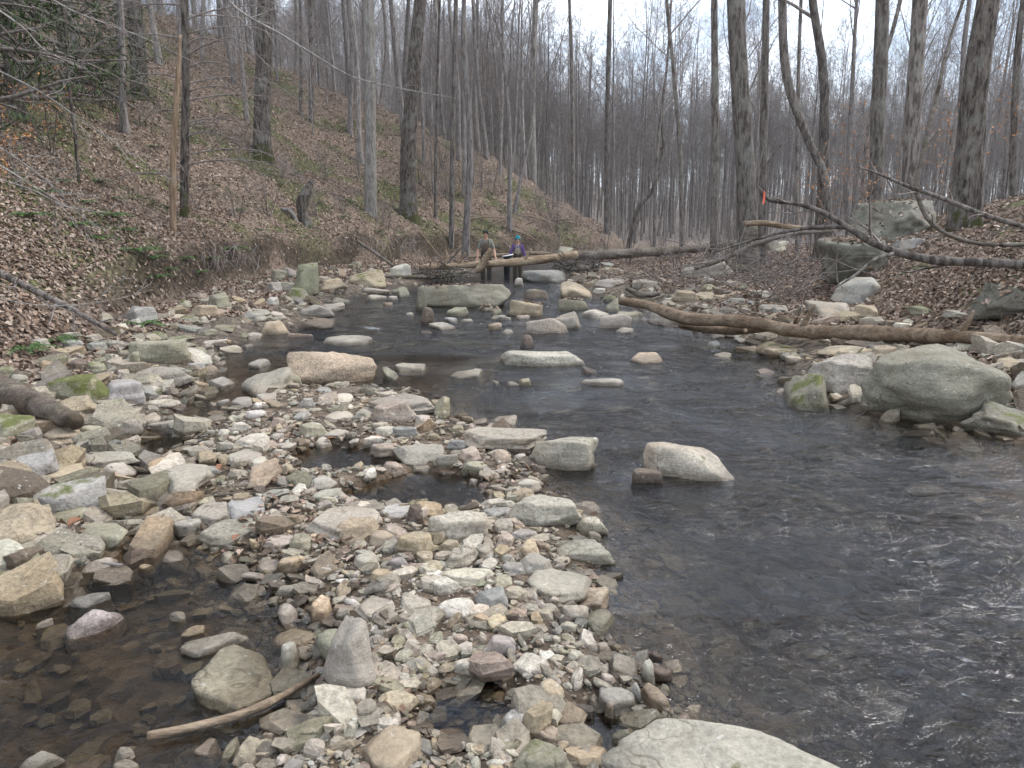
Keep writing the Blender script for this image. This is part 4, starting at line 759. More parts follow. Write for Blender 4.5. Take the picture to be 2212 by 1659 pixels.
# right bank and terrace
hero([(1545, 505), (1545, 300), (1543, 0)], 16, 13, 'slim tree beside the largest two-stemmed tree at the bank', 'bark', Y=23, seed=20)
hero([(1618, 565), (1612, 400), (1600, 200), (1588, 0)], 43, 35, 'thick smooth two-stemmed tree with a broken stub at its foot', 'bark', Y=19.5, seed=21, flare=.3)
hero([(1650, 520), (1650, 300), (1655, 0)], 17, 14, 'straight tree pressed behind the thick two-stemmed tree', 'bark', Y=22, seed=22)
hero([(1800, 470), (1785, 400), (1745, 300), (1700, 170), (1690, 0)], 16, 18, 'crooked leaning tree curving away from the thick two-stemmed tree', 'bark', Y=21, seed=23)
hero([(1778, 470), (1780, 300), (1778, 150), (1755, 0)], 26, 16, 'forked tree with two upswept stems behind the leaning tree', 'bark', Y=23, seed=24, crown_kw=dict(t0=.34, limbs=20))
hero([(1895, 470), (1897, 250), (1906, 0)], 31, 26, 'tall straight tree behind the lichen outcrop', 'bark', Y=19, seed=25)
hero([(1965, 470), (1972, 250), (1988, 0)], 34, 28, 'tall grey tree just above the lichen outcrop', 'bark', Y=17.5, seed=26)
hero([(2088, 462), (2098, 300), (2112, 150), (2135, 0)], 59, 43, 'largest deeply furrowed tree on the terrace', 'bark_dark', Y=14, seed=27, flare=.35, sides=30)
hero([(2192, 460), (2190, 300), (2200, 100), (2212, 0)], 16, 12, 'slim leaning tree on the terrace behind the largest furrowed tree', 'bark', Y=19, seed=28)
hero([(1862, 460), (1880, 250), (1930, 60), (1950, -20)], 11, 8, 'slanting tree crossing behind the tall straight tree', 'bark', Y=24, seed=29)
hero([(1728, 500), (1722, 300), (1730, 0)], 8, 7, 'thin pole tree in the gap between the leaning tree and the forked tree', 'bark', Y=27, seed=30)
hero([(1155, 385), (1150, 200), (1157, 0)], 13, 11, 'pale straight tree rising behind the spur', 'bark_pale', seed=31, Y=50)
hero([(1312, 470), (1312, 250), (1318, 0)], 12, 9, 'straight grey tree on the flat beyond the spanning log', 'bark', Y=44, seed=32)
hero([(1240, 440), (1236, 200), (1230, 0)], 10, 7, 'grey tree behind the tip of the spur', 'bark', Y=52, seed=33)
hero([(1348, 496), (1375, 460), (1410, 410), (1432, 330), (1430, 240)], 12, 5, 'small mossy leaning tree bowed over the upstream bank', 'bark_dark', Y=36, seed=34, top=9.5, sides=10, crown_kw=dict(limbs=9, sec=5, tw=4, t0=.3, spread=.25))
hero([(1415, 500), (1420, 330), (1440, 150)], 8, 5, 'branchy understorey tree beside the bowed mossy tree', 'bark', Y=34, seed=35, top=11, crown_kw=dict(limbs=14, sec=6, tw=5, t0=.3, spread=.3))
hero([(1475, 520), (1470, 350), (1455, 150), (1440, 0)], 9, 7, 'slim branching tree on the bank by the bark-covered log', 'bark', Y=28, seed=36, crown_kw=dict(t0=.25, limbs=18))
# the dead conifer with its bare level branches, and the barkless stem before it
e, P, r, b, Y = hero([(395, 470), (400, 300), (402, 150), (398, 0)], 18, 16, 'dead conifer with level bare branches on the slope', 'bark_dark', seed=40, flare=.2, crown_kw=dict(limbs=2, sec=2, tw=2, twl=0, t0=.9))
rng = np.random.default_rng(77)
lv = Acc(); TW = Acc()
nb = 34
zz = np.linspace(.9, 7.6, nb) + rng.uniform(-.08, .08, nb)
for q in range(nb):
    k = np.interp(zz[q], P[:, 2], np.arange(len(P))); k0 = int(k); s = P[k0]; az = rng.normal(-.25, .5) if q % 4 else rng.normal(math.pi, .5)
    ln = rng.uniform(1.6, 3.9); d = np.array([math.cos(az), math.sin(az), 0.])
    pts = np.array([s + [0, 0, zz[q] - s[2]], s + d * ln * .3 + [0, 0, zz[q] - s[2] + .12], s + d * ln * .65 + [0, 0, zz[q] - s[2] + .02], s + d * ln + [0, 0, zz[q] - s[2] - ln * rng.uniform(.1, .28)]])
    bp = spline(pts, 9); rr = np.linspace(.024, .006, 9)
    V, Q = tubes(bp[None], rr[None], 5); lv.add(V, Q)
    l3, r3, n3 = spawn(rng, bp[None], rr[None], 11, .25, 1., np.array([ln * .30]), .6, 4, .15, -.02, .6, .4, .0045); V, Q = tubes(l3, r3, 3); lv.add(V, Q)
    l4, r4, _ = spawn(rng, l3, r3, 2, .3, 1., n3 * .5, .6, 3, .15, 0, .7, .5, .0026); V, Q = tubes(l4, r4, 3); lv.add(V, Q)
lv.build('branch_whorls', M['twig'], e)
b2 = hit(372, 497, water=False); Yb = b2[1]; pb = np.array([b2 - [0, 0, .2], at(374, 350, Yb), at(382, 200, Yb), at(390, 75, Yb)]); D = Yb / ray(372, 490)[1] / F
V, Fq = limb(pb - b2, [7.5 * D, 6.5 * D, 5.5 * D, 3 * D], 26, 12, .10, 4, 3); o = mk('barkless_stem', V, Fq, M['barkless'], loc=b2); tag(o, 'barkless tan dead stem standing in front of the dead conifer', 'dead tree')
# evergreen at the top of the slope edge
def evergreen(x, y, Ht, seed, label):
    rng = np.random.default_rng(seed); P, r = bole(rng, Ht, .2, .01, .05); g0 = H1(x, y); e = empty('evergreen_tree', (x, y, g0))
    V, Q = trunk_tube(P, r, 10, .06, seed, .4); mk('trunk', V, Q, M['bark_dark'], e)
    a = Acc(); l1, r1, n1 = spawn(rng, P[None], r[None], 66, .06, .97, np.array([2.9]), 1.45, 6, .07, -.05, .35, .2, .008); V, Q = tubes(l1, r1, 4); a.add(V, Q)
    l2, r2, n2 = spawn(rng, l1, r1, 9, .2, 1., n1 * .42, .8, 4, .1, -.03, .5, .3, .003); V, Q = tubes(l2, r2, 3); a.add(V, Q); a.build('branches', M['twig'], e)
    l3, r3, n3 = spawn(rng, l2, r2, 10, .1, 1., n2 * .5, .75, 2, .1, -.05, .5, .3, .002)
    A, B = l3[:, 0], l3[:, 1]; T = nrm(B - A); wv = nrm(np.cross(T, [0, 0, 1.]) + rng.normal(0, .35, T.shape)) * .02
    V = np.stack([A, A + (B - A) * .5 + wv, B, A + (B - A) * .5 - wv], 1).reshape(-1, 3); Q = np.arange(len(V)).reshape(-1, 4)
    C = np.repeat(np.array([.03, .05, .014]) * rng.uniform(.6, 1.9, (len(A), 1)) * np.array([1, 1, 1]), 4, 0); mk('foliage', V, Q, M['green'], e, colr=C)
    tag(e, label, 'evergreen tree'); HERO.append((x, y))
p = hit(40, 262, water=False); evergreen(p[0], p[1], 9, 3, 'dark green evergreen at the top of the leafy slope')
p = hit(150, 205, water=False); evergreen(p[0], p[1], 7, 9, 'lighter green evergreen upslope of the dark one')
p = hit(-60, 300, water=False); evergreen(p[0], p[1], 6, 5, 'smaller evergreen beside the taller dark green evergreen')

# the wood behind: individual trees, then the far wood as one mass
cand = []
rngF = np.random.default_rng(21)
N = 60000; y = rngF.uniform(22, 250, N); x = rngF.uniform(-.92, .92, N) * y
PT = np.stack([x, y], 1); ff = fields(PT); hh = hrel(PT, ff)
okk = (hh > .25) & ~((y < 31) & (np.abs(x) < 11)) & ~((ff['hill'] > 0) & (y < 34) & (x > -11)) & ~((ff['right'] > 0) & (y < 27))
PT = PT[okk]; cell = {}; keep = []
for q, (x, y) in enumerate(PT):
    sp_ = 2.5 if y > 45 else 3.0
    if x > .04 * y: sp_ *= 1.7 if y < 120 else 1.35
    if y < 36 and x < 0: sp_ = 3.4
    elif x < 0 and y < 80: sp_ = 2.1

    cx, cy = int(x // 4.2), int(y // 4.2)
    if any((PT[m][0] - x) ** 2 + (PT[m][1] - y) ** 2 < sp_ ** 2 for a in (-1, 0, 1) for b in (-1, 0, 1) for m in cell.get((cx + a, cy + b), ())): continue
    if any((hx - x) ** 2 + (hy - y) ** 2 < 2.2 for hx, hy in HERO): continue
    cell.setdefault((cx, cy), []).append(q); keep.append(q)
PT = PT[keep]; order = np.argsort(np.hypot(PT[:, 0], PT[:, 1])); PT = PT[order]
print('forest candidates', len(PT))
NIND = 270
fk = fields(PT[:NIND])
for q in range(min(NIND, len(PT))):
    x, y = PT[q]; v = int(rngF.choice(9, p=[.14, .1, .14, .1, .14, .06, .12, .12, .08])); s = rngF.uniform(.82, 1.2) * (.88 if x > .04 * y else 1)
    kind = ['bare grey tree', 'tall thick bare tree', 'slim bare tree', 'bare tree with low limbs', 'thin pole-like bare tree', 'tallest thick-trunked bare tree', 'bare branchy tree', 'slender grey sapling', 'small twiggy sapling'][v]
    if s > 1.08 and v < 7: kind = 'well-grown ' + kind
    if fk['hill'][q] > 0: lb, gr = f'{kind} high on the leafy hillside', 'trees of the hillside'
    elif fk['right'][q] > 0: lb, gr = f'{kind} on the flat beyond the lichen outcrop', 'trees of the flat beyond the outcrop'
    else: lb, gr = f'{kind} across the valley beyond the spur', 'trees across the valley'
    copy_tree(v, x, y, s, rngF.uniform(0, 6.28), lb, gr)
lib = bpy.data.collections.new('wood_library')
for k in (0, 2, 3, 4, 6, 7):
    tm, cm, Ht, r0 = VAR[k]; rng = np.random.default_rng(300 + k); P, r = bole(rng, Ht, r0, .03, .3, 9)
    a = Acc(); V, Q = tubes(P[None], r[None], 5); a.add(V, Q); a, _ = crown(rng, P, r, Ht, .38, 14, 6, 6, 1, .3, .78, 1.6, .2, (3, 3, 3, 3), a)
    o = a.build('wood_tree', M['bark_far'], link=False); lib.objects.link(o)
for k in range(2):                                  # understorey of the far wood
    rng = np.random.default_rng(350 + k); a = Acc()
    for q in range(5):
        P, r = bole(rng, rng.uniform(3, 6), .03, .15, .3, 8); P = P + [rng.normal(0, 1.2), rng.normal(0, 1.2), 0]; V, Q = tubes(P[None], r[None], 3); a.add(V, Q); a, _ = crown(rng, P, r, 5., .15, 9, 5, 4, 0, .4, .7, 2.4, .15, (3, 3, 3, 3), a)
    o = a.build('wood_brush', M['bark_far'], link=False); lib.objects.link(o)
far = PT[NIND:4600]
Pb = np.stack([rngF.uniform(-.1, .85, 2600), rngF.uniform(36, 130, 2600)], 1); Pb[:, 0] *= Pb[:, 1]; fb = fields(Pb); Pb = Pb[(hrel(Pb, fb) > .3) & (fb['hill'] < -1) & (Pb[:, 1] > 50)][:850]
nfar = len(far); far = np.concatenate([far, Pb]); fz = H(far)
wood = mk('distant_wood', np.column_stack([far, fz]), np.array([[0, 1, 2]]), None)
me = wood.data; me.clear_geometry(); me.vertices.add(len(far)); me.vertices.foreach_set('co', np.column_stack([far, fz]).astype(np.float32).ravel())
for nm, ty, arr in (('wrot', 'FLOAT_VECTOR', np.column_stack([np.zeros((len(far), 2)), rngF.uniform(0, 6.28, len(far))])), ('wscl', 'FLOAT', rngF.uniform(.8, 1.2, len(far))), ('widx', 'INT', np.concatenate([rngF.integers(0, 8, nfar), rngF.integers(6, 8, len(far) - nfar)]))):
    a = me.attributes.new(nm, ty, 'POINT'); a.data.foreach_set('vector' if ty == 'FLOAT_VECTOR' else 'value', np.ascontiguousarray(arr.ravel()))
ng = bpy.data.node_groups.new('wood_scatter', 'GeometryNodeTree'); ng.interface.new_socket('Geometry', in_out='INPUT', socket_type='NodeSocketGeometry'); ng.interface.new_socket('Geometry', in_out='OUTPUT', socket_type='NodeSocketGeometry')
gi = ng.nodes.new('NodeGroupInput'); go = ng.nodes.new('NodeGroupOutput'); ip = ng.nodes.new('GeometryNodeInstanceOnPoints'); ci = ng.nodes.new('GeometryNodeCollectionInfo')
ci.inputs[0].default_value = lib; ci.inputs[1].default_value = True; ci.inputs[2].default_value = True
def nattr(nm, ty):
    x = ng.nodes.new('GeometryNodeInputNamedAttribute'); x.data_type = ty; x.inputs[0].default_value = nm; return x.outputs[0]
ng.links.new(gi.outputs[0], ip.inputs['Points']); ng.links.new(ci.outputs[0], ip.inputs['Instance']); ip.inputs['Pick Instance'].default_value = True
ng.links.new(nattr('widx', 'INT'), ip.inputs['Instance Index']); ng.links.new(nattr('wrot', 'FLOAT_VECTOR'), ip.inputs['Rotation']); ng.links.new(nattr('wscl', 'FLOAT'), ip.inputs['Scale'])
ng.links.new(ip.outputs[0], go.inputs[0])
md = wood.modifiers.new('scatter', 'NODES'); md.node_group = ng; tag(wood, 'far grey-brown wood filling the valley side', None, None, 'stuff')

# ------------------------------------------------------------------ logs, branches, stumps
def wood(name, pts, radii, label, cat, mat='drift', n=40, sides=14, bump=.13, freq=5, seed=0, twigs=0, tl=.5, group=None, cm=None):
    """pts: world points"""
    pts = np.array(pts, float); b = pts[0].copy()
    V, Fq = limb(pts - b, radii, n, sides, bump, freq, seed)
    if not twigs:
        o = mk(name, V, Fq, M[mat], loc=b)
        if name in ('driftwood_log', 'spanning_log'): stubs(o, pts, radii, 4, seed + 70, mat)
        return tag(o, label, cat, group)
    e = empty(name, b); mk('stem', V, Fq, M[mat], e); rng = np.random.default_rng(seed + 900); P = spline(pts - b, 16); rr = np.interp(np.linspace(0, 1, 16), np.linspace(0, 1, len(radii)), radii)
    l1, r1, n1 = spawn(rng, P[None], rr[None], twigs, .15, 1., np.array([tl]), .7, 5, .16, .03, .45, .3, .003)
    for k in range(len(l1)):
        a = Acc(); V, Q = tubes(l1[k:k + 1], r1[k:k + 1], 4); a.add(V, Q)
        l2, r2, n2 = spawn(rng, l1[k:k + 1], r1[k:k + 1], 4, .25, 1., n1[k:k + 1] * .5, .65, 4, .16, .02, .6, .4, .0025); V, Q = tubes(l2, r2, 3); a.add(V, Q); a.build('twig', M[cm or mat], e)
    return tag(e, label, cat, group)
def stubs(o, pts, radii, k, seed, mat):
    rng = np.random.default_rng(seed); P = spline(np.array(pts) - np.array(o.location), 40); rr = np.interp(np.linspace(0, 1, 40), np.linspace(0, 1, len(radii)), radii)
    for q in range(k):
        i = int(rng.integers(3, 37)); t = nrm(P[i + 1] - P[i]); d = rng.normal(size=3); d[2] = abs(d[2]) * .8 - .15; d = nrm(d - t * (d @ t) + t * .5); r = rr[i]; L_ = r * rng.uniform(2., 4.2)
        V, Fq = limb([P[i] + d * r * .4, P[i] + d * (r + L_ * .5), P[i] + d * (r + L_) + rng.normal(0, r * .25, 3)], [r * .5, r * .33, r * .2], 8, 7, .2, 20, seed + q); mk('broken_stub', V, Fq, M[mat], o)
def on(u, v, lift=0.): p = hit(u, v); return p + [0, 0, lift]
W = lambda px, Y: px * Y / F / 2
# the long driftwood log with its second stem, lying on the stones
Yl = lambda u: np.interp(u, [1345, 1500, 1700, 2000, 2260], [11.2, 10.4, 9.6, 8.3, 7.3])
wood('driftwood_log', [at(u, v, Yl(u)) for u, v in [(1340, 650), (1400, 660), (1480, 687), (1560, 692), (1640, 700), (1720, 716), (1820, 718), (1930, 722), (2060, 728), (2260, 742)]],
     [W(20, 11), W(23, 10.8), W(28, 10.4), W(28, 10), W(29, 9.8), W(31, 9.5), W(32, 9.1), W(31, 8.4), W(28, 7.9), W(24, 7.3)], 'long curved weathered driftwood log lying along the bank', 'log', 'drift', 90, 20, .17, 4.2, 2)
wood('driftwood_log', [at(u, v, Yl(u) + .25) for u, v in [(1468, 704), (1530, 712), (1600, 714), (1680, 706), (1770, 712)]], [W(12, 10), W(19, 10), W(22, 10), W(20, 9.8), W(14, 9.6)], 'shorter driftwood stem tucked under the long curved log', 'log', 'drift', 30, 12, .14, 4, 4)
wood('driftwood_log', [at(u, v, 13.2) for u, v in [(1352, 622), (1375, 634), (1400, 637), (1425, 634)]], [W(8, 13), W(12, 13), W(13, 13), W(7, 13)], 'short knobbly broken branch on stones above the driftwood log tip', 'log', 'logbark', 20, 10, .2, 8, 5)
# log spanning the stream
Ys = lambda u: np.interp(u, [870, 1100, 1350, 1640], [22.6, 23.0, 24.5, 28.5])
wood('spanning_log', [at(u, v, Ys(u)) for u, v in [(905, 578), (985, 575), (1060, 571), (1150, 563), (1245, 550)]], [W(11, 23), W(14, 23), W(16, 23), W(18, 23.5), W(17, 24)], 'pale barkless log spanning the stream in front of the waders', 'log', 'rawwood', 60, 16, .2, 3.2, 8)
wood('spanning_log', [at(u, v, Ys(u) + .3) for u, v in [(1215, 553), (1300, 551), (1400, 545), (1500, 537), (1620, 522)]], [W(16, 24), W(20, 25), W(19, 26), W(17, 27), W(14, 28)], 'bark-covered log continuing from the pale spanning log onto the bank', 'log', 'logbark', 60, 16, .2, 3.2, 9)
wood('broken_log', [at(u, v, 22.4) for u, v in [(1062, 538), (1048, 560), (1036, 580), (1026, 586)]], [W(13, 22.4), W(16, 22.4), W(17, 22.4), W(8, 22.4)], 'short pale broken log leaning on the spanning log', 'log', 'rawwood', 20, 12, .12, 5, 10)
wood('drift_pole', [at(u, v, 25.5) for u, v in [(1190, 549), (1150, 547), (1080, 552), (1010, 556)]], [W(7, 25), W(8, 25), W(8, 25), W(5, 25)], 'thin grey pole lying behind the spanning log', 'log', 'drift', 20, 8, .1, 4, 11)
wood('drift_pole', [on(820, 600, .05), on(890, 604, .08), on(960, 604, .05)], [.05, .06, .04], 'dark flat pole under the drift pile', 'log', 'logbark', 20, 8, .15, 4, 12)
for q, (pp, r_, lb) in enumerate([
    ([(770, 520), (800, 540), (830, 560), (870, 590)], .05, 'slanting pole running down the bank to the drift pile'),
    ([(905, 500), (930, 530), (955, 560)], .03, 'pale slanting stick behind the drift pile'),
    ([(960, 575), (985, 548), (1000, 530)], .03, 'dark stick poking up from the drift pile'), ([(945, 580), (962, 555), (975, 540)], .02, 'thin pale stick poking up from the drift pile')]):
    wood('drift_stick', [at(u, v, 22.2 + .2 * q) for u, v in pp], [r_, r_ * 1.1, r_ * .6], lb, 'stick', 'drift' if q % 2 else 'logbark', 16, 8, .12, 5, 20 + q)
# hanging branch with the orange tape, and the vines
Yh = 8.6
e = wood('hanging_branch', [at(u, v, Yh + .0009 * (2212 - u)) for u, v in [(2300, 585), (2212, 572), (2100, 566), (2030, 563), (1950, 548), (1880, 522), (1830, 490), (1775, 458), (1720, 440), (1665, 433), (1648, 415), (1636, 400), (1640, 378), (1662, 345), (1690, 310)]],
     [W(22, 8.6), W(21, 8.6), W(20, 8.6), W(20, 8.6), W(17, 8.6), W(14, 8.6), W(12, 8.6), W(10, 8.6), W(8, 8.6), W(8, 8.6), W(6, 8.6), W(5, 8.6), W(4, 8.6), W(2, 8.6)], 'long bent branch sweeping low over the bank, tied with orange tape', 'branch', 'bark', 90, 10, .07, 8, 30, 9, .7, None, 'twig')
o = mk('side_stem', *limb(np.array([at(u, v, Yh + .1) for u, v in [(1930, 548), (1890, 560), (1850, 592), (1805, 622)]]) - np.array(e.location), [W(9, 8.7), W(8, 8.7), W(6, 8.7), W(3, 8.7)], 16, 7, .08, 8, 3), M['bark'], e)
o = mk('side_stem', *limb(np.array([at(u, v, Yh + .35) for u, v in [(1830, 492), (1770, 490), (1700, 500), (1620, 520), (1540, 545)]]) - np.array(e.location), [W(9, 9), W(8, 9), W(7, 9), W(5, 9), W(3, 9)], 22, 7, .08, 8, 4), M['bark'], e)
pt = at(1650, 414, Yh + .45); tv = np.array([[-.008, 0, .0], [.008, .0, .005], [.016, .006, -.06], [-.004, .012, -.065], [.006, -.004, -.14], [-.012, .003, -.15]]); tv2 = tv + [0, .0015, 0]
o = mk('flagging_tape', np.concatenate([tv, tv2]), [np.array([[0, 1, 2, 3], [3, 2, 4, 5], [9, 8, 7, 6], [11, 10, 8, 9]])], flat('orange_tape', (.85, .16, .09), .5, .1), loc=pt - [0, .02, 0]); tag(o, 'bright orange flagging tape tied to the bent hanging branch', 'tape')
wood('hanging_branch', [at(u, v, 9.6) for u, v in [(2290, 515), (2212, 490), (2120, 462), (2040, 430), (1960, 402), (1890, 372), (1850, 360)]], [W(12, 9.6), W(11, 9.6), W(10, 9.6), W(9, 9.6), W(8, 9.6), W(5, 9.6), W(2, 9.6)], 'straight thin branch slanting down across the terrace trees', 'branch', 'bark', 40, 8, .06, 8, 31, 7, .5, None, 'twig')
wood('hanging_vine', [at(u, v, 10.5) for u, v in [(2290, 522), (2212, 528), (2130, 528), (2060, 512), (2010, 480), (1985, 430), (1980, 390), (1995, 330), (2010, 260), (2030, 180), (2050, 90), (2090, -30), (2100, -120)]], [W(9, 10)] * 5 + [W(11, 10)] * 3 + [W(9, 10), W(8, 10), W(7, 10), W(6, 10), W(5, 10)], 'dark looping vine hanging in front of the tall grey tree', 'vine', 'logbark', 70, 8, .08, 8, 32, 7, .5, None, 'twig')
wood('snag', [on(1622, 588) - [0, 0, .1], at(1620, 540, on(1622, 588)[1]), at(1622, 500, on(1622, 588)[1]), at(1616, 478, on(1622, 588)[1])], [W(50, 15), W(44, 15), W(40, 15), W(14, 15)], 'broken dark stump at the foot of the thick two-stemmed tree', 'stump', 'logbark', 20, 16, .16, 4, 40)
wood('fallen_branch', [at(u, v, 13.5) for u, v in [(1606, 484), (1650, 482), (1700, 490), (1760, 492), (1845, 488)]], [W(12, 13.5), W(12, 13.5), W(10, 13.5), W(8, 13.5), W(5, 13.5)], 'pale level branch caught in the brush above the bank', 'branch', 'drift', 30, 9, .1, 6, 41, 6, .5, None, 'twig')
wood('fallen_branch', [at(u, v, 17) for u, v in [(1500, 580), (1560, 560), (1640, 525), (1720, 505), (1800, 500)]], [W(9, 17), W(11, 17), W(10, 17), W(8, 17), W(5, 17)], 'dark slanting branch behind the broken stump', 'branch', 'logbark', 30, 8, .1, 6, 42, 8, .8, None, 'twig')
p = on(1870, 590); wood('bark_piece', [p + [-.25, 0, .02], p + [-.05, -.05, .12], p + [.2, -.08, .03]], [.03, .06, .03], 'curled grey piece of bark below the hanging branch', 'bark', 'drift', 14, 8, .2, 8, 43)
p = on(1590, 590); wood('rotten_log', [p + [-.35, 0, .08], p + [0, -.1, .12], p + [.4, -.2, .05]], [.12, .13, .07], 'short rotten log with yellow-green moss on the bank', 'log', 'logbark', 18, 12, .22, 6, 44)
# left bank pieces
yb = 5.6
wood('bark_log', [at(-140, 760, 6.6), at(-20, 835, 6.0), at(60, 868, 5.6), at(165, 912, 5.2)], [W(72, 6.2), W(70, 5.9), W(62, 5.6), W(36, 5.2)], 'thick log with scaly bark lying down the near bank', 'log', 'scaly', 40, 20, .12, 8, 50)
wood('slanting_pole', [at(-60, 560, 7.6), at(60, 620, 7.3), at(150, 665, 7.1), at(250, 722, 6.9)], [W(17, 7.5), W(15, 7.3), W(13, 7.1), W(9, 6.9)], 'slanting thin pole lying down the leafy slope', 'pole', 'bark', 30, 9, .08, 6, 51, 6, .6, None, 'twig')
b = on(668, 488); wood('mossy_stump', [b - [0, 0, .2], at(652, 450, b[1]), at(664, 410, b[1]), at(676, 388, b[1])], [W(24, b[1]), W(23, b[1]), W(20, b[1]), W(11, b[1])], 'leaning mossy stump on the slope', 'stump', 'bark_dark', 22, 16, .16, 4, 52)
wood('bleached_root', [at(u, v, b[1] - .3) for u, v in [(608, 452), (625, 455), (638, 472), (645, 492)]], [.05, .07, .07, .04], 'bleached curved root beside the leaning mossy stump', 'root', 'twig_grey', 20, 9, .12, 5, 53)
wood('bleached_root', [at(u, v, 21.3) for u, v in [(962, 540), (966, 555), (962, 570), (975, 575)]], [.03, .05, .04, .03], 'white curved root sticking out by the drift pile', 'root', 'rawwood', 16, 8, .1, 5, 54)
for q, (pp, r_, lb, mt) in enumerate([
    ([(320, 1605), (420, 1585), (520, 1558), (605, 1520), (690, 1470)], .016, 'long brown fallen stick lying in front of the flat olive boulder', 'drift'), ([(38, 1270), (110, 1245), (180, 1226), (265, 1228)], .012, 'bleached bare stick at the pool edge below the bank', 'twig_grey'),
    ([(300, 1092), (420, 1080), (520, 1068), (640, 1052)], .007, 'thin dark twig across the wide grey slab', 'logbark'), ([(800, 1422), (830, 1390), (862, 1345)], .007, 'thin pale twig in the gravel beside the pointed boulder', 'drift'),
    ([(60, 830), (100, 818), (122, 800)], .009, 'small crooked pale twig above the bark log', 'twig_grey'), ([(2080, 755), (2140, 745), (2212, 735)], .012, 'thin stick leaning behind the largest grey-green boulder', 'drift'),
    ([(2100, 800), (2180, 790), (2260, 800)], .012, 'pale stick in leaf litter beside the largest grey-green boulder', 'drift'), ([(1850, 905), (1880, 880), (1900, 850)], .005, 'thin twig dangling between the two bank boulders', 'bark')]):
    pts = [on(u, v, r_ * 1.6) for u, v in pp]; wood('fallen_stick', pts, [r_ * .8, r_, r_, r_ * .5], lb, 'stick', mt, 30, 8, .15, 14, 60 + q)
# thin branches reaching in over the slope
for q, (pp, Y, r_, lb, tw) in enumerate([
    ([(455, -40), (520, 25), (600, 70), (675, 116), (760, 165), (860, 190), (1000, 215)], 10.5, .016, 'long grey branch reaching across from the top above the slope', 9),
    ([(80, -25), (150, 20), (240, 55), (330, 90), (430, 140)], 8.5, .010, 'thin upper branch reaching over the evergreen', 7),
    ([(-20, 10), (50, 60), (100, 110), (190, 150)], 7.5, .010, 'pale twig by the evergreen', 6),
    ([(-30, 140), (80, 195), (170, 255), (280, 330), (400, 410)], 7.8, .011, 'long thin branch drooping over the leaf slope', 9),
    ([(-30, 300), (60, 360), (120, 410), (160, 450)], 6.8, .010, 'pale straight branch over the ferns', 6),
    ([(-30, 380), (70, 410), (140, 445), (230, 460)], 6.5, .008, 'low grey twig over the ferns', 6),
    ([(-20, 345), (120, 430), (260, 520)], 7.5, .007, 'fine twig slanting down the leaf slope', 7),
    ([(-30, 640), (100, 660), (230, 650), (330, 625)], 6.6, .006, 'fine dark twig above the slanting pole', 5)]):
    wood('overhanging_branch', [at(u, v, Y + .2 * k) for k, (u, v) in enumerate(pp)], [r_, r_ * .8, r_ * .6, r_ * .3], lb, 'branch', 'twig_grey', 40, 6, .08, 10, 80 + q, tw, .55, None, 'twig_grey')
# drift piles, root mats and brush: tangles nobody could count
def tangle(name, boxes, n, lr, rr, mat, label, seed, flatz=.25, leaves=0, hang=False):
    rng = np.random.default_rng(seed); a = Acc()
    for (c, ext) in boxes:
        S = np.asarray(c) + rng.uniform(-1, 1, (n, 3)) * np.asarray(ext); d = rng.normal(size=(n, 3)); d[:, 2] *= flatz
        if hang: d = np.stack([rng.normal(0, .35, n), rng.normal(0, .35, n) - .3, -np.abs(rng.normal(1, .3, n))], 1)
        d = nrm(d); ln = rng.uniform(*lr, n); k = 5; P = np.empty((n, k, 3)); P[:, 0] = S - d * ln[:, None] * .5
        for s in range(1, k):
            d = nrm(d + rng.normal(0, .22, d.shape)); P[:, s] = P[:, s - 1] + d * (ln / (k - 1))[:, None]
        r = rng.uniform(*rr, n)[:, None] * np.linspace(1, .4, k)[None]; V, Q = tubes(P, r, 4); a.add(V, Q)
    o = a.build(name, M[mat]); tag(o, label, None, None, 'stuff'); return o
def bx(u0, v0, u1, v1, Y, dy=.4): A = at(u0, v1, Y); B = at(u1, v0, Y); c = (A + B) / 2; return (c, (abs(B[0] - A[0]) / 2, dy, abs(B[2] - A[2]) / 2))
tangle('drift_pile', [bx(905, 582, 1010, 600, 22.3), bx(930, 592, 1000, 604, 22), bx(880, 588, 960, 600, 22.5)], 36, (.3, 1.3), (.006, .022), 'bark_dark', 'tangled pile of twigs and leaves under the spanning log', 1)
tangle('drift_pile_twigs', [bx(1200, 560, 1300, 588, 23)], 110, (.3, 1.3), (.006, .022), 'bark_dark', 'smaller tangle of twigs and leaves beyond the grey boulder', 2)
tangle('hanging_roots', [bx(735, 515, 900, 548, 24.5, .5), bx(445, 545, 545, 578, 17.3, .4)], 55, (.2, .55), (.005, .012), 'twig', 'dark roots hanging from the undercut bank', 3, hang=True)
rng = np.random.default_rng(4)
for q in range(16):
    p = hit(rng.uniform(1010, 1235), rng.uniform(468, 520), False); az = rng.uniform(-.9, .9) + (0 if q % 3 else 1.2); ln = rng.uniform(1.2, 3.2); d = np.array([math.cos(az), math.sin(az) * .6, 0]); A = p - d * ln / 2; B = p + d * ln / 2
    A[2] = H1(A[0], A[1]) + .04; B[2] = H1(B[0], B[1]) + rng.uniform(.04, .5); r_ = rng.uniform(.015, .045)
    wood('fallen_pole', [A, (A + B) / 2 + rng.normal(0, .06, 3) + [0, 0, .05], B], [r_, r_ * .9, r_ * .5], 'fallen pole lying on the foot of the spur behind the waders', 'pole', 'drift' if q % 2 else 'bark', 14, 7, .1, 4, 400 + q, 0, 0, 'fallen poles of the spur')
tangle('brushwood', [bx(1360, 560, 1500, 620, 17, 1.2), bx(1500, 540, 1700, 620, 14, 1.5), bx(1640, 560, 1760, 620, 12, 1)], 60, (.5, 1.9), (.004, .011), 'twig', 'thin brush tangled over the bank', 5, .5)
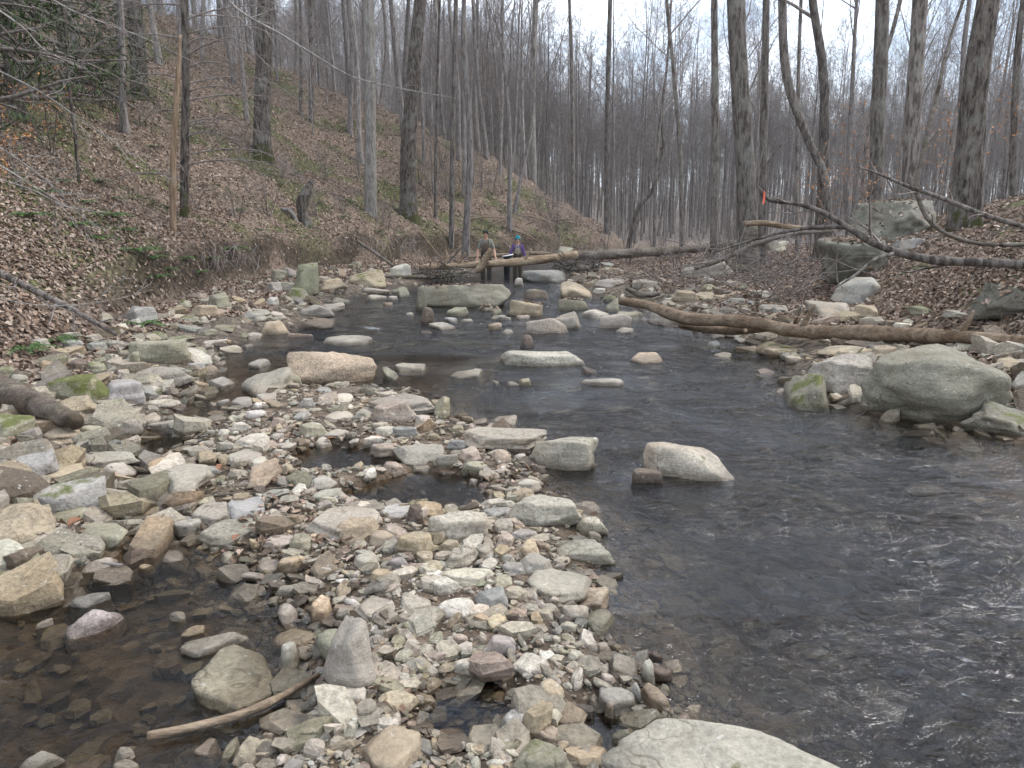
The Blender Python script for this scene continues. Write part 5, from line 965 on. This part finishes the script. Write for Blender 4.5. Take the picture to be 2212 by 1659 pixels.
tangle('bank_twigs', [bx(1950, 690, 2212, 740, 8.6, .8), bx(2050, 800, 2212, 850, 6.8, .4)], 40, (.15, .5), (.003, .008), 'drift', 'small broken twigs in the bank leaf litter', 6, .1)
# brush and saplings of the bank
def shrub(x, y, Ht, seed, label, group, leaves=None, name='shrub'):
    rng = np.random.default_rng(seed); g0 = H1(x, y); e = empty(name, (x, y, g0)); st = Acc(); tw = Acc(); tips = []
    for k in range(rng.integers(2, 5)):
        P, r = bole(rng, Ht * rng.uniform(.6, 1), .012 + .004 * Ht, rng.uniform(.1, .4), .12, 9); V, Q = tubes(P[None], r[None] * .8, 5); st.add(V, Q)
        l1, r1, n1 = spawn(rng, P[None], r[None] * .8, 9, .2, .98, np.array([Ht * .4]), .7, 5, .15, .08, .5, .3, .003); V, Q = tubes(l1, r1, 3); tw.add(V, Q)
        l2, r2, n2 = spawn(rng, l1, r1, 4, .2, 1., n1 * .5, .65, 4, .15, .05, .6, .4, .0025); V, Q = tubes(l2, r2, 3); tw.add(V, Q); tips.append(l2)
    st.build('stems', M['bark'], e); tw.build('twigs', M['twig'], e)
    if leaves is not None:
        T = np.concatenate(tips); L0 = T[:, 1:].reshape(-1, 3); L0 = L0[rng.random(len(L0)) < .45]; mkleaves('leaves', L0, rng, .035, leaves, e)
    return tag(e, label, 'shrub', group)
def mkleaves(name, P, rng, size, colr, parent=None, normal=None, sizes=None, cheap=False):
    n = len(P); s = (sizes if sizes is not None else size * rng.uniform(.7, 1.3, n))[:, None]
    N = nrm(rng.normal(size=(n, 3)) * .7 + (normal if normal is not None else np.array([0, 0, .6]))); a = nrm(np.cross(N, rng.normal(size=(n, 3)))); b = np.cross(N, a)
    cu = rng.uniform(.1, .45, (n, 1)) * s
    p0 = P - a * s; p1 = P + a * s; l0 = P - a * s * .35 + b * s * .55 + N * cu; l1 = P + a * s * .45 + b * s * .42 + N * cu; m0 = P - a * s * .35 - b * s * .55 + N * cu; m1 = P + a * s * .45 - b * s * .42 + N * cu
    if cheap:
        V = np.stack([p0, m0 + N * cu, p1, l1], 1).reshape(-1, 3); return mk(name, V, np.arange(len(V)).reshape(-1, 4), M['leaf'], parent, colr=np.repeat(colr(rng, n), 4, 0), smooth=False)
    V = np.stack([p0, p1, l0, l1, m0, m1], 1).reshape(-1, 3); i = (np.arange(n) * 6)[:, None]; Q = np.concatenate([i + np.array([[0, 1, 3, 2]]), i + np.array([[1, 0, 4, 5]])])
    return mk(name, V, Q, M['leaf'], parent, colr=np.repeat(colr(rng, n), 6, 0), smooth=False)
orange = lambda rng, n: np.array([.42, .20, .085]) * rng.uniform(.7, 1.3, (n, 1))
rng = np.random.default_rng(99)
for q in range(26):
    u = rng.uniform(1290, 1760); v = rng.uniform(505, 590); p = hit(u, v, False); shrub(p[0], p[1], rng.uniform(1.2, 3.4), 700 + q, 'thin bare shrub on the bank near the spanning log', 'bare shrubs of the bank')
for q in range(26):
    u = rng.uniform(860, 1255); v = np.interp(u, [860, 1000, 1130, 1220, 1260], [345, 385, 425, 468, 500]) + rng.uniform(-12, 55); p = hit(u, v, False); shrub(p[0], p[1], rng.uniform(1.2, 3.2), 740 + q, 'thin bare shrub on the spur behind the waders', 'bare shrubs of the spur')
for q in range(14):
    u = rng.uniform(420, 960); v = rng.uniform(330, 500); p = hit(u, v, False); shrub(p[0], p[1], rng.uniform(.8, 2.6), 760 + q, 'thin bare shrub on the open leafy slope', 'bare shrubs of the slope')
for q, (u, v, Y) in enumerate([(1840, 455, 19), (1900, 440, 21), (1760, 450, 22), (2040, 430, 22), (1990, 440, 19), (2170, 440, 18)]):
    p = at(u, v, Y); shrub(p[0], p[1], rng.uniform(3, 4.6), 800 + q, 'leggy shrub holding orange dead leaves on the terrace', 'orange-leaved shrubs of the terrace', orange)
for q, (u, v) in enumerate([(110, 330), (60, 420), (215, 230)]):
    p = hit(u, v, False); shrub(p[0], p[1], rng.uniform(1.6, 2.4), 820 + q, 'bare twiggy sapling with a few orange leaves near the evergreen', 'twiggy saplings near the evergreen', lambda rng, n: np.array([.45, .22, .09]) * rng.uniform(.7, 1.3, (n, 1)) )
# ------------------------------------------------------------------ ferns
def fern(p, s, seed, q):
    rng = np.random.default_rng(seed); a = []; n = 12
    V = []; Q = []; C = []; m = 0
    for k in range(n):
        az = k * 2.4 + rng.uniform(-.3, .3); d = np.array([math.cos(az), math.sin(az), 0]); L_ = s * rng.uniform(.7, 1.1); t = np.linspace(0, 1, 11)
        mid = d[None] * (t * L_)[:, None] * .9 + np.array([0, 0, 1.])[None] * (L_ * (.55 * t - .62 * t ** 2))[:, None]; pr = np.array([-d[1], d[0], 0]); wd = L_ * .16 * np.sin(np.clip(t * 1.05 + .08, 0, 1) * math.pi) ** .6
        for i in range(10):
            for sg in (-1, 1):
                c = mid[i]; e_ = mid[i + 1]; tip = (c * .4 + e_ * .6) + pr * sg * wd[i] + d * L_ * .03 - [0, 0, wd[i] * .25]
                V += [c, e_ * .75 + c * .25, tip]; Q.append((m, m + 1, m + 2)); m += 3; C += [np.array([.045, .085, .022]) * rng.uniform(.6, 1.7)] * 3
    o = mk('fern', np.array(V), np.array(Q), M['green'], loc=p, colr=np.array(C), smooth=False)
    return tag(o, 'dark green fern clump among dead leaves on the slope', 'fern', 'fern clumps of the slope')
FERN = [(250, 322), (327, 319), (177, 440), (97, 418), (241, 432), (294, 268), (400, 560), (365, 585), (300, 545), (160, 490), (215, 395), (130, 395), (245, 470), (455, 560), (345, 600), (60, 760), (120, 740), (310, 795 - 90), (600, 400), (640, 375), (520, 455), (560, 500), (740, 470), (690, 440), (330, 560), (200, 520), (60, 470), (430, 590), (270, 500), (820, 500), (500, 540)]
for q, (u, v) in enumerate(FERN): fern(hit(u, v, False) + [0, 0, .02], RNG.uniform(.36, .62), 900 + q, q)
# ------------------------------------------------------------------ leaf litter
def litter_col(rng, n):
    pal = np.array([(.31, .235, .18), (.26, .185, .135), (.37, .29, .23), (.16, .108, .075), (.225, .15, .105), (.44, .355, .29), (.10, .07, .05)]); return pal[rng.choice(7, n, p=[.20, .2, .15, .17, .14, .05, .09])] * rng.uniform(.65, 1.15, (n, 1))
def leafy(N, ylo, yhi, xlo, xhi, test, size, name, label, lift=.012, seed=1, cheap=False):
    rng = np.random.default_rng(seed); y = np.exp(rng.uniform(math.log(ylo), math.log(yhi), N)); x = rng.uniform(xlo, xhi, N) * y; P = np.stack([x, y], 1); f = fields(P); h = hrel(P, f); ok = test(f, h, P, rng); P = P[ok]; h = h[ok]
    e = .15; gx = (H(P + [e, 0]) - H(P - [e, 0])) / (2 * e); gy = (H(P + [0, e]) - H(P - [0, e])) / (2 * e); Nn = nrm(np.column_stack([-gx, -gy, np.ones(len(P))])) * 1.5
    sz = size * rng.uniform(.65, 1.3, len(P)) * np.interp(P[:, 1], [5, 15, 40, 60], [.85, 1., 1.5, 2.0])
    Q3 = np.column_stack([P, zw(P[:, 1]) + h]) + nrm(Nn) * rng.uniform(.0, lift * 2.2, (len(P), 1))
    o = mkleaves(name, Q3, rng, size, litter_col, None, Nn, sz, cheap); tag(o, label, None, None, 'stuff'); print(name, len(P)); return o
def thin(P, s=.45): return vnoise(P * 1.3, 71) * .5 + vnoise(P * .35, 72) * .5
slope_t = lambda f, h, P, r: ~((f['hill'] > -.1) & (f['hill'] < .55) & (P[:, 1] > 9.5) & (P[:, 1] < 38) & (r.random(len(P)) < .75)) & (np.maximum(f['hill'], f['left'] - 1.0 - .35 * vnoise(P * 1.1, 5)) > 0) & (thin(P) > -.75 + .5 * r.random(len(P)))
bank_t = lambda f, h, P, r: (np.maximum(f['terr'], f['right'] - .75 - .5 * vnoise(P * 1.1, 6)) > 0) & (thin(P) > -.75 + .5 * r.random(len(P)))
leafy(46000, 3.2, 11, -.78, .12, slope_t, .046, 'leaf_litter_slope', 'brown dead leaves covering the foot of the slope', seed=1)
leafy(150000, 10, 60, -.78, .12, slope_t, .046, 'leaf_litter_hillside', 'brown dead leaves covering the hillside', seed=11, cheap=True)
leafy(22000, 4.5, 11, .1, .85, bank_t, .046, 'leaf_litter_bank', 'brown dead leaves covering the bank', seed=2)
leafy(80000, 10, 60, .1, .85, bank_t, .046, 'leaf_litter_terrace', 'brown dead leaves covering the terrace', seed=12, cheap=True)
leafy(9000, 2, 12, -.72, .3, lambda f, h, P, r: (h > .0) & (vnoise(P * 2.2, 8) > .35) & (f['hill'] < 0), .032, 'stray_leaves', 'stray dead leaves caught between the stones', seed=3)
LV = []
for o in list(col.objects):
    if o.type == 'MESH' and ('outcrop' in o.get('label', '') and o.get('category') == 'boulder' or 'huge flat-topped' in o.get('label', '') or 'undercut base' in o.get('label', '')):
        me = o.data; co = np.empty(len(me.vertices) * 3); me.vertices.foreach_get('co', co); co = co.reshape(-1, 3); no = np.empty(len(co) * 3); me.vertices.foreach_get('normal', no); no = no.reshape(-1, 3)
        k = (no[:, 2] > .72) & (RNG.random(len(co)) < .30); LV.append(np.column_stack([co[k] + no[k] * .02 + np.array(o.location)]))
LV = np.concatenate(LV); o = mkleaves('leaves_on_rocks', LV, np.random.default_rng(8), .045, litter_col, None, np.array([0, 0, 1.6])); tag(o, 'dead leaves settled on top of the outcrop and large boulders', None, None, 'stuff')
for (u, v, lb) in [(480, 1025, 'reddish oak leaf beside the wide smooth grey slab'), (715, 962, 'reddish oak leaf at the inner pool edge'), (512, 1180, 'curled rust leaf beside the pale cobbles'), (165, 1148, 'curled tan leaf between the bank slabs')]:
    p = on(u, v, .05); rng = np.random.default_rng(u); o = mkleaves('fallen_leaf', np.array([[0, 0, 0.]]), rng, .05, lambda r, n: np.array([[.19, .095, .055]]), None, np.array([0, 0, 3.])); o.location = p; tag(o, lb, 'leaf')

# ------------------------------------------------------------------ the two waders
def skinned(name, J, E, mat, parent, sub=2):
    """J: list of (x,y,z,rx[,ry]); E: edges; first joint is the root. Grown with Skin + Subdivision and kept as a plain mesh"""
    me = bpy.data.meshes.new(name); me.from_pydata([j[:3] for j in J], E, []); o = bpy.data.objects.new(name, me); tmp.objects.link(o)
    o.modifiers.new('skin', 'SKIN').use_smooth_shade = True
    lay = me.skin_vertices[0].data if me.skin_vertices else None
    if lay is None:
        bpy.context.view_layer.objects.active = o; import bmesh
        bm = bmesh.new(); bm.from_mesh(me); bm.verts.layers.skin.verify(); bm.to_mesh(me); bm.free(); lay = me.skin_vertices[0].data
    for i, j in enumerate(J): lay[i].radius = (j[3], j[4] if len(j) > 4 else j[3]); lay[i].use_root = (i == 0)
    s = o.modifiers.new('sub', 'SUBSURF'); s.levels = sub; s.render_levels = sub
    dg = bpy.context.evaluated_depsgraph_get(); nm = bpy.data.meshes.new_from_object(o.evaluated_get(dg)); bpy.data.objects.remove(o); nm.name = name
    nm.materials.clear(); nm.materials.append(mat)
    for p in nm.polygons: p.use_smooth = True
    r = bpy.data.objects.new(name, nm); col.objects.link(r); r.parent = parent; return r
tmp = bpy.data.collections.new('tmp'); col.children.link(tmp)
def ball(name, c, r, mat, parent, sub=2, cut=None):
    V, Fc = ICO[sub]; V = V * np.asarray(r)
    if cut is not None: V[:, 2] = np.maximum(V[:, 2], cut)
    return mk(name, V + np.asarray(c), Fc, mat, parent)
skin_m = flat('skin', (.52, .30, .22), .6, .1); 
def person(u, vtop, vfeet, Y, s, label, shirt, bib, trousers, hat, elbows, wrists, cap, sleeve):
    p = at(u, vfeet, Y); g0 = H1(p[0], Y); ztop = at(u, vtop, Y)[2]; e = empty('person', (p[0], Y, g0)); k = (ztop - g0) / 1.74; e.scale = (k * s, k * s, k)
    (ex0, ex1), (wx0, wx1) = elbows, wrists
    J = [(0, 0, .95, .15, .11), (0, -.02, 1.15, .14, .10), (0, -.06, 1.36, .17, .11), (0, -.11, 1.49, .055), (0, -.16, 1.56, .07, .075), (0, -.175, 1.64, .082, .095), (0, -.17, 1.71, .06, .075),
         (-.17, -.06, 1.41, .065), ex0 + (.047,), wx0 + (.034,), (.17, -.06, 1.41, .065), ex1 + (.047,), wx1 + (.034,),
         (-.095, 0, .88, .095), (-.11, -.03, .50, .07), (-.11, .01, .10, .05), (-.12, -.14, .04, .045), (.095, 0, .88, .095), (.11, -.03, .50, .07), (.11, .01, .10, .05), (.12, -.14, .04, .045)]
    E = [(0, 1), (1, 2), (2, 3), (3, 4), (4, 5), (5, 6), (2, 7), (7, 8), (8, 9), (2, 10), (10, 11), (11, 12), (0, 13), (13, 14), (14, 15), (15, 16), (0, 17), (17, 18), (18, 19), (19, 20)]
    J.append((0, -.27, 1.635, .016)); E.append((5, len(J) - 1))                     # nose
    for sd, wi, el, wr in ((-1, 9, ex0, wx0), (1, 12, ex1, wx1)):                    # palm and five fingers
        d = nrm(np.array(wr) - np.array(el)); q = np.array(wr) + d * .07; J.append((*q, .036, .018)); pi = len(J) - 1; E.append((wi, pi)); pr = nrm(np.cross(d, [0, 1., .2]))
        for f_, ln in enumerate((.075, .085, .08, .062)):
            a = q + d * .035 + pr * (f_ - 1.5) * .02; J.append((*(a + d * ln * .5), .0095)); J.append((*(a + d * ln * .95 + [0, -.02, -.012]), .008)); m = len(J); E += [(pi, m - 2), (m - 2, m - 1)]
        a = q - d * .02 + pr * sd * .045; J.append((*a, .011)); J.append((*(a + d * .04 + pr * sd * .012), .009)); m = len(J); E += [(pi, m - 2), (m - 2, m - 1)]
    bd = skinned('body', J, E, skin_m, e, 1)
    t = sleeve
    def lerp(a, b, t): return tuple(np.array(a) * (1 - t) + np.array(b) * t)
    JS = [(0, -.01, 1.02, .165, .125), (0, -.03, 1.2, .165, .125), (0, -.06, 1.37, .185, .13), (0, -.10, 1.465, .08), (-.175, -.06, 1.41, .085), ex0 + (.068,), (.175, -.06, 1.41, .085), ex1 + (.068,)]
    ES = [(0, 1), (1, 2), (2, 3), (2, 4), (4, 5), (2, 6), (6, 7)]
    if t > 0: JS += [lerp(ex0, wx0, t) + (.052,), lerp(ex1, wx1, t) + (.052,)]; ES += [(5, 8), (7, 9)]
    sh = skinned('shirt', JS, ES, shirt, e, 1)
    JW = [(0, 0, .93, .175, .135), (0, -.015, 1.08, .175, .14), (0, -.045, 1.22, .165, .145), (-.10, 0, .86, .115), (-.115, -.03, .5, .092), (-.115, .01, .16, .08), (.10, 0, .86, .115), (.115, -.03, .5, .092), (.115, .01, .16, .08)]
    wd = skinned('waders', JW, [(0, 1), (1, 2), (0, 3), (3, 4), (4, 5), (0, 6), (6, 7), (7, 8)], trousers, e, 1)
    bb = ball('wader_bib', (0, -.12, 1.24), (.135, .075, .14), bib, wd, 3)
    for sd in (-1, 1):
        V, Fq = limb([(sd * .09, -.185, 1.32), (sd * .10, -.15, 1.44), (sd * .10, -.03, 1.49), (sd * .08, .08, 1.38)], [.016, .016, .016, .016], 12, 6); mk('suspender', V, Fq, bib, wd)
        skinned('boot', [(sd * .115, .01, .2, .085), (sd * .115, .0, .07, .08), (sd * .12, -.15, .05, .06)], [(0, 1), (1, 2)], boot_m, wd, 1)
        ball('eye', (sd * .032, -.262, 1.655), (.011, .008, .008), boot_m, bd, 1)
    ball('mouth', (0, -.258, 1.585), (.026, .008, .007), flat('lip', (.35, .14, .12), .5, .1), bd, 1)
    a = np.linspace(0, 2 * math.pi, 25); V, Q = tubes(np.stack([.172 * np.cos(a), .138 * np.sin(a) - .015, a * 0 + 1.045], 1)[None], np.full((1, 25), .022), 6); mk('belt', V, Q, boot_m, wd)
    hair = ball('hair', (0, -.15, 1.665), (.098, .11, .11), flat('dark_hair', (.03, .02, .014), .6, .3, 60), e, 3, -.03)
    if cap:
        cp_ = ball('cap', (0, -.165, 1.70), (.105, .12, .075), hat, e, 3, -.01); br = ball('cap_brim', (0, -.27, 1.695), (.085, .085, .009), hat, cp_, 2)
    else:
        cp_ = ball('beanie', (0, -.16, 1.685), (.108, .122, .10), hat, e, 3, -.025)
        V, Q = tubes(np.stack([.106 * np.cos(a), .12 * np.sin(a) - .16, a * 0 + 1.672], 1)[None], np.full((1, 25), .018), 6); mk('beanie_cuff', V, Q, hat, cp_)
        for sd in (-1, 1):
            V, Fq = limb([(sd * .03, -.20, 1.45), (sd * .035, -.225, 1.38), (sd * .03, -.23, 1.30)], [.007, .007, .005], 8, 5); mk('drawstring', V, Fq, pale_m, sh)
    return tag(e, label, 'person')
boot_m = flat('black_rubber', (.012, .012, .014), .5, .2); pale_m = flat('pale_cord', (.6, .65, .68), .7, .1)
camo = flat('camouflage_cloth', (.07, .052, .032), .85, 1., 14)
person(1050, 498, 598, 24.2, .9, 'person in a grey short-sleeved shirt, dark cap and brown waders behind the log', flat('grey_shirt', (.20, .20, .165), .9, .35), flat('brown_bib', (.11, .075, .055), .85, .4), flat('brown_wader', (.05, .038, .028), .85, .8, 14), flat('dark_cap', (.035, .04, .03), .9, .3),
       ((-.27, -.05, 1.14), (.29, -.07, 1.15)), ((-.28, -.19, .93), (.33, -.25, .95)), True, 0)
person(1118, 511, 601, 24.4, .84, 'person in a purple jacket and teal beanie wading with a sampling net', flat('purple_cloth', (.10, .06, .17), .9, .35), flat('tan_bib', (.27, .235, .17), .85, .3), camo, flat('teal_knit', (.02, .22, .25), .95, .3, 60),
       ((-.29, -.10, 1.16), (.28, -.08, 1.15)), ((-.42, -.30, .99), (.26, -.26, .92)), False, .55)
# the net tray held by the second person, the white pan and the black bucket
p = at(1097, 556, 24.0); e = empty('sampling_net', p)
a = np.linspace(0, 2 * math.pi, 33); V, Q = tubes(np.stack([-.17 * np.cos(a), .12 * np.sin(a), .06 - .03 * np.cos(a)], 1)[None], np.full((1, 33), .016), 8); mk('rim', V, Q, flat('white_rim', (.75, .75, .72), .5, .1), e)
V, Fc = ICO[3]; V = V * [.165, .115, .12]; V[:, 2] = np.minimum(V[:, 2], 0) + .06; V[:, 2] += .03 * V[:, 0] / .17; mk('net_bag', V, Fc, flat('black_net', (.02, .03, .04), .7, .3, 60), e); V, Fq = limb([(.16, -.02, .09), (.30, -.05, .11)], [.014, .014], 6, 8); mk('handle', V, Fq, boot_m, e)
tag(e, 'black sampling net with a white rim held by the person in purple', 'net')
p = at(1095, 592, 23.9); g0 = H1(p[0], p[1]); e = empty('black_bucket', (p[0], p[1], g0)); zt = at(1095, 571, 23.9)[2] - g0
prof = [(.085, 0), (.095, zt * .5), (.105, zt - .03), (.112, zt - .03), (.112, zt), (.10, zt), (.088, zt * .5), (.078, .03)]; th = np.linspace(0, 2 * math.pi, 25)[:-1]
V = np.array([(r * math.cos(t), r * math.sin(t), z) for r, z in prof for t in th]); m = 24; Q = np.array([[i * m + j, i * m + (j + 1) % m, (i + 1) * m + (j + 1) % m, (i + 1) * m + j] for i in range(len(prof) - 1) for j in range(m)])
mk('bucket_body', V, Q, boot_m, e); a = np.linspace(0, math.pi, 17); V, Q = tubes(np.stack([-.112 * np.cos(a), -.08 * np.sin(a), zt - .02 - .1 * np.sin(a)], 1)[None], np.full((1, 17), .006), 6); mk('bail_handle', V, Q, pale_m, e); tag(e, 'black bucket standing in the water under the spanning log', 'bucket')
col.children.unlink(tmp); bpy.data.collections.remove(tmp)

print('triangles', sum(len(p.vertices) - 2 for m in bpy.data.meshes for p in m.polygons) if False else sum(len(m.loops) - 2 * len(m.polygons) for m in bpy.data.meshes))

# ------------------------------------------------------------------ the air of the valley
hv = np.array([(x, y, z) for z in (-2., 75.) for y in (-9., 352.) for x in (-275., 275.)])
haze = mk('haze', hv, np.array([[0, 2, 3, 1], [4, 5, 7, 6], [0, 1, 5, 4], [2, 6, 7, 3], [0, 4, 6, 2], [1, 3, 7, 5]]), smooth=False)
hm = bpy.data.materials.new('haze'); hm.use_nodes = True; ht = hm.node_tree; ht.nodes.clear(); ho = ht.nodes.new('ShaderNodeOutputMaterial'); hp = ht.nodes.new('ShaderNodeVolumePrincipled')
hp.inputs['Color'].default_value = (.86, .88, .92, 1); hp.inputs['Density'].default_value = .0006; ht.links.new(hp.outputs[0], ho.inputs['Volume']); haze.data.materials.append(hm); tag(haze, kind='stuff')
